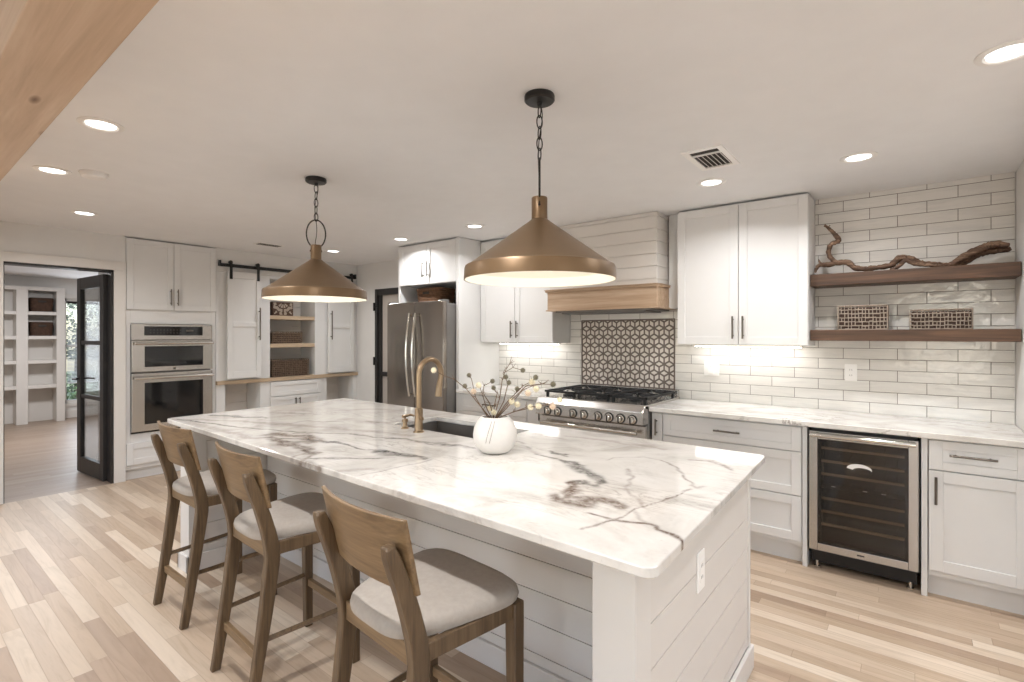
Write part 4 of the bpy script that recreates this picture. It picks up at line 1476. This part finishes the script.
def build_slab():
    HX0, HX1, HV0, HV1 = .405, .640, .595, .865     # sink cut-out as fractions of the slab
    us = np.concatenate([np.linspace(0, HX0, 215)[:-1], np.linspace(HX0, HX1, 125)[:-1], np.linspace(HX1, 1, 191)])
    vs = np.concatenate([np.linspace(0, HV0, 140)[:-1], np.linspace(HV0, HV1, 56)[:-1], np.linspace(HV1, 1, 32)])
    U, V = np.meshgrid(us, vs, indexing='ij')
    PX = (SA[0] * (1 - U) + SB_[0] * U) * (1 - V) + (SD[0] * (1 - U) + SC_[0] * U) * V
    PY = (SA[1] * (1 - U) + SB_[1] * U) * (1 - V) + (SD[1] * (1 - U) + SC_[1] * U) * V
    # round the four corners
    Lx, Ly, rad = 3.2, 1.33, .03
    for cu in (0, 1):
        for cv in (0, 1):
            a = np.abs(U - cu) * Lx
            b = np.abs(V - cv) * Ly
            msk = (a < rad) & (b < rad)
            dx, dy = rad - a, rad - b
            mx = np.maximum(dx, dy)
            ln = np.hypot(dx, dy) + 1e-9
            sc = mx / ln
            na, nb = rad - dx * sc, rad - dy * sc
            sx = (na - a) * (1 if cu == 0 else -1)
            sy = (nb - b) * (1 if cv == 0 else -1)
            PX = np.where(msk, PX + sx, PX)
            PY = np.where(msk, PY + sy, PY)
    nu, nv = len(us), len(vs)
    top = np.stack([PX.ravel(), PY.ravel(), np.full(nu * nv, T1)], 1)
    idx = np.arange(nu * nv).reshape(nu, nv)
    i0, i1 = int(np.argmin(abs(us - HX0))), int(np.argmin(abs(us - HX1)))
    j0, j1 = int(np.argmin(abs(vs - HV0))), int(np.argmin(abs(vs - HV1)))
    faces = []
    for i in range(nu - 1):
        for j in range(nv - 1):
            if i0 <= i < i1 and j0 <= j < j1:
                continue
            faces.append((idx[i, j], idx[i + 1, j], idx[i + 1, j + 1], idx[i, j + 1]))
    verts = [top]
    nb_ = nu * nv

    def skirt(loop, out):
        nonlocal nb_
        c = top[loop]
        n = len(loop)
        nxt = np.roll(c, -1, 0) - np.roll(c, 1, 0)
        nrm = np.stack([nxt[:, 1], -nxt[:, 0]], 1)
        nrm /= (np.linalg.norm(nrm, axis=1, keepdims=True) + 1e-9)
        nrm *= out
        levels = []
        for (dz, e) in ((-.0015, .0022), (-.004, .003), (T0 - T1 + .003, .003), (T0 - T1, .0)):
            q = c.copy()
            q[:, :2] += nrm * e
            q[:, 2] = T1 + dz
            verts.append(q)
            levels.append(np.arange(nb_, nb_ + n))
            nb_ += n
        prev = np.array(loop)
        for L in levels:
            for k in range(n):
                k2 = (k + 1) % n
                faces.append((prev[k], L[k], L[k2], prev[k2]))
            prev = L
        return prev
    outer = [idx[i, 0] for i in range(nu)] + [idx[nu - 1, j] for j in range(1, nv)] + [idx[i, nv - 1] for i in range(nu - 2, -1, -1)] + [idx[0, j] for j in range(nv - 2, 0, -1)]
    inner = [idx[i, j0] for i in range(i0, i1 + 1)] + [idx[i1, j] for j in range(j0 + 1, j1 + 1)] + [idx[i, j1] for i in range(i1 - 1, i0 - 1, -1)] + [idx[i0, j] for j in range(j1 - 1, j0, -1)]
    skirt(outer, 1.0)
    skirt(inner, -0.3)
    # underside as a frame of four quads around the cut-out
    P = lambda u, v: ((SA[0] * (1 - u) + SB_[0] * u) * (1 - v) + (SD[0] * (1 - u) + SC_[0] * u) * v, (SA[1] * (1 - u) + SB_[1] * u) * (1 - v) + (SD[1] * (1 - u) + SC_[1] * u) * v, T0)
    e1, e2 = .012, .03
    q = [P(e1, e2), P(1 - e1, e2), P(1 - e1, 1 - e2), P(e1, 1 - e2), P(HX0, HV0), P(HX1, HV0), P(HX1, HV1), P(HX0, HV1)]
    verts.append(np.array(q))
    b0 = nb_
    for f in ((0, 4, 5, 1), (1, 5, 6, 2), (2, 6, 7, 3), (3, 7, 4, 0)):
        faces.append(tuple(b0 + k for k in f))
    A_ = np.concatenate(verts)
    cen = np.array([-2.08, 1.77, .93])
    me = bpy.data.meshes.new('island_countertop')
    me.from_pydata((A_ - cen).tolist(), [], [tuple(int(v) for v in f) for f in faces])
    me.validate()
    x, y = A_[:, 0], A_[:, 1]
    wx = x + (vnoise(x, y, 9, 1) - .5) * .05 + (vnoise(x, y, 26, 2) - .5) * .022
    wy = y + (vnoise(x, y, 9, 3) - .5) * .05 + (vnoise(x, y, 26, 4) - .5) * .022
    out = {'g': np.zeros(len(x)), 'b': np.zeros(len(x)), 's': np.zeros(len(x))}
    for i, (k, wd, stg, pts) in enumerate(VEINS):
        amp = min(1.0, wd / .012)
        qx = x + (wx - x) * amp
        qy = y + (wy - y) * amp
        d = seg_dist(qx, qy, pts)
        wl_ = wd * (.55 + .9 * vnoise(x, y, 14, 10 + i))
        val = stg * np.exp(-(d / wl_) ** 3 * 1.5) * (.55 + .45 * vnoise(x, y, 40, 30 + i))
        out[k] = np.maximum(out[k], val)
    for nm, k in (('vein_grey', 'g'), ('vein_brown', 'b'), ('vein_soft', 's')):
        at = me.attributes.new(nm, 'FLOAT', 'POINT')
        at.data.foreach_set('value', np.clip(out[k], 0, 1).astype(np.float32))
    me.materials.append(M['marble'])
    o = bpy.data.objects.new('island_countertop', me)
    COL.objects.link(o)
    o.location = cen
    tag(o, 'large white marble slab with grey and brown veins on the island', 'countertop')
    return P(HX0, HV0), P(HX1, HV0), P(HX1, HV1), P(HX0, HV1)


hole = build_slab()

# undermount sink
sx0, sx1 = hole[0][0] + .0, hole[1][0]
sy0, sy1 = min(hole[0][1], hole[1][1]), max(hole[2][1], hole[3][1])
t = thing('kitchen_sink', 'dark stainless undermount sink set in the island marble', 'sink', ((sx0 + sx1) / 2, (sy0 + sy1) / 2, .69))
m = MB()
e = .004
m.box(sx0 - e - .002, sx0 - e, sy0 - e, sy1 + e, .69, .8995).box(sx1 + e, sx1 + e + .002, sy0 - e, sy1 + e, .69, .8995)
m.box(sx0 - e, sx1 + e, sy0 - e - .002, sy0 - e, .69, .8995).box(sx0 - e, sx1 + e, sy1 + e, sy1 + e + .002, .69, .8995)
m.box(sx0 - e - .002, sx1 + e + .002, sy0 - e - .002, sy1 + e + .002, .688, .69)
m.build('basin', M['sinkm'], t)
MB().lathe([(.045, .6901), (.045, .693), (.036, .694), (.03, .6915), (.0001, .6915)], ((sx0 + sx1) / 2, sy1 - .09, 0), 28).build('drain', M['chrome'], t, smooth=40)

# faucet
t = thing('kitchen_faucet', 'tall champagne brass gooseneck faucet at the island sink', 'faucet', (-2.083, 1.836, .93))
m = MB().lathe([(.030, .9305), (.030, .936), (.0225, .940), (.0215, 1.055), (.017, 1.060), (.0001, 1.060)], (-2.083, 1.836, 0), 28)
m.build('base_body', M['brass'], t, smooth=35)
pts = [(-2.083, 1.836, 1.05), (-2.083, 1.836, 1.22)]
for k in range(1, 20):
    a = PI - R(196) * k / 19
    pts.append((-2.083, 1.836 + .082 + .082 * math.cos(a), 1.235 + .082 * math.sin(a)))
pts.append((-2.083, pts[-1][1] - .006, pts[-1][2] - .02))
m = MB().tube(pts, .0145, 14)
m.build('gooseneck_spout', M['brass'], t, smooth=50)
e_ = Vector(pts[-1])
m = MB().tube([tuple(e_ + Vector((0, .001, .004))), tuple(e_ + Vector((0, -.004, -.02))), tuple(e_ + Vector((0, -.009, -.055))), tuple(e_ + Vector((0, -.012, -.085)))], [.0155, .017, .018, .020], 16)
m.build('spray_head', M['brass'], t, smooth=50)
m = MB().tube([(-2.083, 1.836, 1.005), (-2.05, 1.83, 1.005)], .011, 12).tube([(-2.052, 1.83, 1.005), (-2.040, 1.80, 1.045), (-2.035, 1.785, 1.07)], [.007, .006, .005], 10)
m.build('lever_handle', M['brass'], t, smooth=50)
t = thing('soap_dispenser', 'small brass soap pump left of the faucet on the marble', 'soap dispenser', (-2.225, 1.86, .93))
m = MB().lathe([(.022, .9305), (.022, .936), (.014, .940), (.013, .965), (.017, .968), (.017, .982), (.006, .985), (.006, 1.0), (.0001, 1.0)], (-2.225, 1.86, 0), 20)
m.build('pump_base', M['brass'], t, smooth=40)
MB().tube([(-2.225, 1.845, .998), (-2.225, 1.90, 1.002), (-2.225, 1.925, .992)], [.009, .007, .006], 10).build('nozzle', M['brass'], t, smooth=50)

# vase and its dried stems
t = thing('stoneware_vase', 'round white stoneware vase on the island marble', 'vase', (-1.462, 1.733, .93))
prof = [(.0001, .9305), (.048, .9305), (.062, .936), (.083, .955), (.0955, .985), (.098, 1.01), (.093, 1.04), (.080, 1.067), (.066, 1.084), (.060, 1.090), (.056, 1.088), (.060, 1.078), (.078, 1.055), (.088, 1.02), (.085, .98), (.06, .945), (.0001, .94)]
m = MB().lathe(prof, (-1.462, 1.733, 0), 56)
m.build('vessel', M['vase'], t, smooth=60)
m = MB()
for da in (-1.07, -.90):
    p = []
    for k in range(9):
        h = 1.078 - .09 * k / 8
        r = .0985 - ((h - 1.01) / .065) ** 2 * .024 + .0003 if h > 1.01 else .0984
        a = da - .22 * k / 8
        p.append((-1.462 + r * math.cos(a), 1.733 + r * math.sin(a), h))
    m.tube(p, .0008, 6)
m.build('glaze_line', M['twig'], t)  # shadows of the stems on the vase, modelled as thin brown lines

LABS = {'left': 'dried stem with one cream bloom, arching furthest toward the brass faucet',
        'leftb': 'dried stem with an olive bud high above the left side of the vase',
        'midl': 'short upright dried stem with one cream bloom left of the vase centre',
        'mid': 'upright dried stem with an olive bud above the vase mouth and a cream bloom low',
        'midb': 'bent dried stem ending in an olive bud above the vase centre',
        'tall': 'tallest dried stem, bare tipped, rising straight above the vase',
        'tallr': 'tall dried stem bending right to a single olive bud',
        'r1': 'forked dried stem with olive buds leaning toward the range knobs',
        'r2': 'dried stem with a pale pink bloom and a bare hooked tip right of the vase',
        'r3': 'long dried stem ending in the olive bud furthest to the right',
        'r4': 'low dried stem with three cream blooms in a row right of the vase mouth',
        'r5': 'lowest long dried stem, cream and pink blooms in front of the range'}
rs_ = random.Random(5)
for nm, pts, fl in STEMS:
    t = thing('dried_flower_stem', LABS[nm], 'dried flower', (-1.462, 1.733, .945), 'dried stems in the white vase')
    b0 = pts[0]
    root = (-1.462 - (b0[0] + 1.462) * .6, 1.733 + rs_.uniform(-.02, .02), .95)
    m = MB()
    P_ = [root] + [tuple(p) for p in pts]
    nP = len(P_)
    m.tube(P_, [.0028 - .0016 * i / (nP - 1) for i in range(nP)], 7)
    for i in range(2, nP - 1):
        a = Vector(P_[i])
        for q in range(2):
            dv = Vector((rs_.uniform(-1, 1), rs_.uniform(-.6, .6), rs_.uniform(.1, 1))).normalized() * rs_.uniform(.012, .03)
            m.tube([tuple(a), tuple(a + dv)], [.0013, .0007], 5)
    for (p, c) in fl:
        q = min(P_[1:], key=lambda v: (Vector(v) - Vector(p)).length)
        if (Vector(q) - Vector(p)).length > .004:
            m.tube([tuple(q), tuple(p)], [.0014, .001], 5)
    m.build('stem', M['twig'], t)
    for (p, c) in fl:
        mb = MB()
        r = {'y': .0145, 'o': .0120, 'p': .0155}[c]
        mb.ball(p, r * .78, 2)
        for k in range(44):
            z_ = 1 - 2 * (k + .5) / 44
            a = k * 2.39996
            s = math.sqrt(1 - z_ * z_)
            v = Vector((s * math.cos(a), s * math.sin(a), z_))
            u = v.orthogonal().normalized()
            w_ = v.cross(u)
            c0 = Vector(p) + v * r * .68
            tip = Vector(p) + v * r * 1.12
            h = r * .15
            vs_ = [mb.bm.verts.new(c0 + u * h), mb.bm.verts.new(c0 + w_ * h), mb.bm.verts.new(c0 - u * h), mb.bm.verts.new(c0 - w_ * h)]
            tv = mb.bm.verts.new(tip)
            for i in range(4):
                mb.bm.faces.new([vs_[i], vs_[(i + 1) % 4], tv])
        mb.build('bud' if c == 'o' else 'bloom', M[{'y': 'bloom_y', 'o': 'bloom_o', 'p': 'bloom_p'}[c]], t)

# ---------------------------------------------------------------- bar stools


def smooth_pts(P, n=5):
    P = [Vector(p) for p in P]
    out = []
    for i in range(len(P) - 1):
        a, b, c, d = P[max(i - 1, 0)], P[i], P[i + 1], P[min(i + 2, len(P) - 1)]
        for k in range(n):
            f = k / n
            out.append(0.5 * ((2 * b) + (c - a) * f + (2 * a - 5 * b + 4 * c - d) * f * f + (3 * b - 3 * c + d - a) * f ** 3))
    out.append(P[-1])
    return out


def make_stool():
    root = bpy.data.objects.new('bar_stool', None)
    COL.objects.link(root)
    root['category'] = 'bar stool'
    # rear legs, curved in side view: (y, z, depth, width)
    prof = [(-.200, 0.0, .036, .030), (-.160, .25, .044, .033), (-.128, .48, .052, .036), (-.120, .60, .054, .036), (-.152, .74, .050, .037), (-.198, .87, .042, .036), (-.214, .918, .028, .030)]
    sp = smooth_pts([(p[0], p[1], p[2]) for p in prof], 5)
    ws_ = smooth_pts([(p[3], 0, 0) for p in prof], 5)
    for s in (-1, 1):
        m = MB()
        rings = []
        for q, w_ in zip(sp, ws_):
            y, z, d = q
            w2 = w_[0] / 2
            xc = s * .185
            rings.append([m.bm.verts.new((xc + a * w2, y + b * d / 2, z)) for a, b in ((-1, -1), (1, -1), (1, 1), (-1, 1))])
        for A_, B_ in zip(rings[:-1], rings[1:]):
            for k in range(4):
                m.bm.faces.new([A_[k], A_[(k + 1) % 4], B_[(k + 1) % 4], B_[k]])
        m.bm.faces.new(rings[0][::-1])
        m.bm.faces.new(rings[-1])
        m.build('rear_leg', M['stool'], root, bevel=.006, seg=3, smooth=35)
        f = MB()
        x0, x1 = s * .212, s * .212
        vv = []
        for (xc, y, z, h) in ((x0, .232, 0, .018), (x1, .226, .625, .022)):
            vv.append([f.bm.verts.new((xc + a * h, y + b * h, z)) for a, b in ((-1, -1), (1, -1), (1, 1), (-1, 1))])
        for k in range(4):
            f.bm.faces.new([vv[0][k], vv[0][(k + 1) % 4], vv[1][(k + 1) % 4], vv[1][k]])
        f.bm.faces.new(vv[0][::-1])
        f.bm.faces.new(vv[1])
        f.build('front_leg', M['stool'], root, bevel=.004, seg=2, smooth=35)
    # seat frame
    MB().box(-.168, .168, -.135, -.110, .565, .625).build('rear_apron', M['stoolx'], root, bevel=.003)
    MB().box(-.19, .19, .215, .238, .575, .625).build('front_apron', M['stoolx'], root, bevel=.003)
    for s in (-1, 1):
        MB().prism([(s * .187 - .011, -.10), (s * .187 + .011, -.10), (s * .212 + .011, .207), (s * .212 - .011, .207)], .575, .625).build('side_apron', M['stool'], root, bevel=.003)
        m = MB().tube([(s * .187, -.14, .252), (s * .211, .215, .258)], .019, 4, flat=.62)
        m.build('side_rung', M['stool'], root, bevel=.003)
    MB().box(-.170, .170, -.172, -.152, .165, .200).build('rear_rung', M['stoolx'], root, bevel=.003)
    MB().box(-.196, .196, .222, .242, .205, .240).build('front_rung', M['stoolx'], root, bevel=.003)
    # cushion: rounded trapezoid, domed
    m = MB()
    n = 64
    rings = []
    for (sc, z) in ((.90, .622), (.985, .626), (1.0, .640), (.985, .656), (.93, .667), (.80, .673), (.5, .677), (.2, .678)):
        ring = []
        for k in range(n):
            a = 2 * PI * k / n
            ca, sa = math.cos(a), math.sin(a)
            q = (abs(ca) ** 4.2 + abs(sa) ** 4.2) ** (-1 / 4.2)
            X_, Y_ = ca * q, sa * q
            hw_ = .208 + .046 * Y_
            ring.append(m.bm.verts.new((X_ * hw_ * sc, .060 + Y_ * .224 * sc, z)))
        rings.append(ring)
    for A_, B_ in zip(rings[:-1], rings[1:]):
        for k in range(n):
            m.bm.faces.new([A_[k], A_[(k + 1) % n], B_[(k + 1) % n], B_[k]])
    m.bm.faces.new(rings[0][::-1])
    m.bm.faces.new(rings[-1])
    m.build('seat_cushion', M['fabric'], root, smooth=60)
    # curved back panel
    m = MB()
    nx, nz = 20, 6
    fr_, bk = [], []
    for i in range(nx + 1):
        u = -1 + 2 * i / nx
        a_f, a_b = [], []
        for j in range(nz + 1):
            v = j / nz
            hwid = .212 + .006 * v
            z = .778 + .205 * v - .006 * (1 - v) * (u * u)
            y = -.163 - .048 * v + .034 * u * u - .014
            a_b.append(m.bm.verts.new((u * hwid, y, z)))
            a_f.append(m.bm.verts.new((u * hwid, y + .014, z)))
        fr_.append(a_f)
        bk.append(a_b)
    for i in range(nx):
        for j in range(nz):
            m.bm.faces.new([bk[i][j], bk[i + 1][j], bk[i + 1][j + 1], bk[i][j + 1]])
            m.bm.faces.new([fr_[i][j], fr_[i][j + 1], fr_[i + 1][j + 1], fr_[i + 1][j]])
        m.bm.faces.new([bk[i][0], fr_[i][0], fr_[i + 1][0], bk[i + 1][0]])
        m.bm.faces.new([bk[i][nz], bk[i + 1][nz], fr_[i + 1][nz], fr_[i][nz]])
    for i in (0, nx):
        for j in range(nz):
            m.bm.faces.new([bk[i][j], bk[i][j + 1], fr_[i][j + 1], fr_[i][j]])
    m.build('backrest', M['stoolx'], root, bevel=.003, smooth=50)
    return root


s0 = make_stool()
SP = [((-3.02, 1.175, 0), 0, 'oak bar stool with grey seat at the oven end of the island'),
      ((-2.180, 1.128, 0), -3, 'middle oak bar stool with grey seat between the two others'),
      ((-1.208, 1.045, 0), -5, 'nearest oak bar stool, its grey seat partly shaded by the slab')]
for i, (loc, rz, lab) in enumerate(SP):
    s_ = s0 if i == 0 else copy_tree(s0)
    s_.location = loc
    s_.rotation_euler = (0, 0, R(rz))
    s_['label'] = lab
    s_['group'] = 'bar stools along the island'

# ---------------------------------------------------------------- pendants


def pendant(label, x, y, ring_ang):
    t = thing('pendant_lamp', label, 'pendant lamp', (x, y, CEIL), 'bronze pendants over the island')
    c = (x, y, 0)
    MB().lathe([(.060, CEIL - .0005), (.062, CEIL - .006), (.062, CEIL - .022), (.056, CEIL - .028), (.012, CEIL - .030), (.009, CEIL - .045), (.0001, CEIL - .045)], c, 36).build('canopy', M['black'], t, smooth=35)
    ztop, zb = CEIL - .042, 2.165
    nl = 5
    L = (ztop - zb) / nl
    ch = MB()
    for i in range(nl):
        zc = ztop - L * (i + .5)
        a = ring_ang + (PI / 2 if i % 2 else 0) + .5
        p = []
        for k in range(16):
            th = 2 * PI * k / 16
            rx, rz_ = .0125, L * .60
            p.append((x + rx * math.cos(th) * math.cos(a), y + rx * math.cos(th) * math.sin(a), zc + rz_ * math.sin(th)))
        ch.tube(p, .0026, 7, closed=True)
    ch.build('chain', M['black'], t, smooth=60)
    cd = []
    for k in range(12):
        f = k / 11
        cd.append((x + .013 * math.sin(f * 7), y + .013 * math.cos(f * 9), ztop - (ztop - 2.0) * f))
    MB().tube(cd, .0022, 6).build('cord', M['black'], t, smooth=60)
    p = []
    ca, sa = math.cos(ring_ang), math.sin(ring_ang)
    for k in range(33):
        th = R(-62) + R(304) * k / 32
        p.append((x + .056 * math.cos(th) * ca, y + .056 * math.cos(th) * sa, 2.082 + .088 * math.sin(th)))
    r0 = (x + .0 + .034 * math.cos(R(-62)) * ca * 1.9, y + .034 * math.cos(R(-62)) * sa * 1.9, 1.985)
    p = [(x + .031 * ca, y + .031 * sa, 1.975)] + p + [(x - .031 * ca, y - .031 * sa, 1.975)]
    MB().tube(p, .0042, 8).tube([(x + .036 * ca, y + .036 * sa, 1.975), (x - .036 * ca, y - .036 * sa, 1.975)], .005, 8).build('suspension_ring', M['black'], t, smooth=60)
    MB().lathe([(.0001, 2.012), (.031, 2.012), (.0325, 2.008), (.0325, 1.915), (.030, 1.905)], c, 28).build('neck', M['bronze'], t, smooth=35)
    out = [(.030, 1.925), (.045, 1.912), (.288, 1.735), (.303, 1.728), (.306, 1.720), (.309, 1.674)]
    inn = [(.305, 1.674), (.302, 1.716), (.285, 1.730), (.043, 1.906), (.028, 1.918)]
    MB().lathe(out + inn[:1], c, 96).build('shade', M['bronze'], t, smooth=30)
    sh = [o for o in t.children if o.name.startswith('shade')][0]
    # open the ends of the shade: no caps
    bm = bmesh.new()
    bm.from_mesh(sh.data)
    bmesh.ops.delete(bm, geom=[f for f in bm.faces if len(f.verts) > 8], context='FACES')
    bm.to_mesh(sh.data)
    bm.free()
    li = MB().lathe(inn, c, 96).build('inner_shade', M['inner'], t, smooth=30)
    bm = bmesh.new()
    bm.from_mesh(li.data)
    bmesh.ops.delete(bm, geom=[f for f in bm.faces if len(f.verts) > 8], context='FACES')
    bm.to_mesh(li.data)
    bm.free()
    MB().lathe([(.0001, 1.90), (.018, 1.90), (.018, 1.855), (.0001, 1.855)], c, 20).build('socket', M['inner'], t, smooth=35)
    MB().lathe([(.0001, 1.856), (.013, 1.852), (.02, 1.835), (.030, 1.81), (.030, 1.795), (.020, 1.777), (.0001, 1.77)], c, 24).build('bulb', M['bulb'], t, smooth=60)
    d = bpy.data.lights.new('pendant_bulb', 'POINT')
    d.energy = PEND_W
    d.color = WARM
    d.shadow_soft_size = .035
    o = bpy.data.objects.new('pendant_bulb', d)
    COL.objects.link(o)
    o.location = (x, y, 1.735)
    return t


pendant('bronze cone pendant nearest the camera, hung over the vase end of the island', -1.203, 1.708, math.atan2(1.718, -1.19))
pendant('bronze cone pendant further away, hung in front of the barn doors', -2.94, 1.748, math.atan2(1.748, -2.94) + PI / 2)

# ---------------------------------------------------------------- ceiling fittings
DL = [((.255, 2.45), 'recessed ceiling light nearest the walnut shelves corner, largest in view', 1),
      ((-.24, 3.385), 'recessed ceiling light in front of the floating shelves', 1),
      ((-1.02, 3.36), 'recessed ceiling light beside the square ceiling vent', 1),
      ((-3.10, 3.39), 'recessed ceiling light above the cabinet left of the hood', 1),
      ((-4.11, 3.385), 'recessed ceiling light in front of the cabinet above the refrigerator', 1),
      ((-5.32, 3.38), 'recessed ceiling light near the barn doors', 1),
      ((-2.97, .68), 'recessed ceiling light nearest the wooden beam', 1),
      ((-4.02, .69), 'recessed ceiling light beside the round detector', 1),
      ((-5.23, 1.09), 'recessed ceiling light before the oven tower and black door', 1)]
for (x, y), lab, k in DL:
    t = thing('recessed_light', lab, 'ceiling light', (x, y, CEIL), 'recessed lights in the white ceiling')
    c = (x, y, 0)
    MB().lathe([(.088, CEIL - .0005), (.088, CEIL - .004), (.066, CEIL - .008), (.058, CEIL - .003), (.058, CEIL - .0005)], c, 40).build('trim_ring', M['plastic'], t, smooth=40)
    MB().lathe([(.057, CEIL - .001), (.057, CEIL - .0032), (.0001, CEIL - .0034)], c, 40).build('lens', M['lens'], t)
    area_light('downlight_lamp', (x, y, CEIL - .012), .10, .10, DOWN_W, WARM, shape='DISK', spread=150)
# unseen lamps added above and behind the camera to strengthen the overhead light
for (x, y) in ((.9, .7), (-3.6, -1.2), (-1.2, -1.2), (1.0, -1.2), (1.7, 2.0)):
    area_light('downlight_lamp', (x, y, CEIL - .012), .12, .12, DOWN_W, WARM, shape='DISK', spread=150)
area_light('downlight_lamp', (-1.25, .62, CEIL - .012), .10, .10, 17.0, WARM, shape='DISK', spread=150)
area_light('study_lamp', (-9.2, 1.4, CEIL - .02), .5, .5, 60, WARM)  # unseen light added to brighten the study

t = thing('smoke_detector', 'round white smoke detector on the ceiling among the lights', 'smoke detector', (-3.9, .857, CEIL))
MB().lathe([(.066, CEIL - .0005), (.066, CEIL - .012), (.058, CEIL - .028), (.03, CEIL - .034), (.0001, CEIL - .034)], (-3.9, .857, 0), 36).build('housing', M['smoke'], t, smooth=35)
MB().lathe([(.068, CEIL - .0005), (.074, CEIL - .004), (.074, CEIL - .0005)], (-3.9, .857, 0), 36).build('mounting_plate', M['smoke'], t)

t = thing('ceiling_vent', 'square louvred vent in the ceiling above the range side', 'vent', (-.88, 2.885, CEIL))
VX0, VX1, VY0, VY1 = -.985, -.775, 2.715, 3.075
m = MB()
for (a, b_, c, d_) in ((VX0, VX1, VY0, VY0 + .03), (VX0, VX1, VY1 - .03, VY1), (VX0, VX0 + .03, VY0 + .03, VY1 - .03), (VX1 - .03, VX1, VY0 + .03, VY1 - .03), (VX0 + .03, VX1 - .03, VY0 + .09, VY0 + .105)):
    m.box(a, b_, c, d_, CEIL - .008, CEIL - .0005)
m.build('frame', M['plastic'], t)
MB().box(VX0 + .03, VX1 - .03, VY0 + .03, VY1 - .03, CEIL - .0015, CEIL - .0005).build('duct_opening', M['gap'], t)
for k in range(6):
    x = VX0 + .045 + k * .024
    m = MB().prism([(x, CEIL - .002), (x + .012, CEIL - .012), (x + .014, CEIL - .011), (x + .002, CEIL - .002)], VY0 + .105, VY1 - .03, 1)
    m.build('louvre', M['trimw'], t)
t = thing('ceiling_vent', 'long narrow vent in the ceiling in front of the barn door rail', 'vent', (-5.49, 2.71, CEIL))
MB().box(-5.56, -5.42, 2.57, 2.85, CEIL - .006, CEIL - .0005).build('frame', M['plastic'], t, bevel=.002)
m = MB()
for k in range(4):
    m.box(-5.54 + k * .028, -5.525 + k * .028, 2.59, 2.83, CEIL - .0075, CEIL - .006)
m.build('slot_field', M['gap'], t)
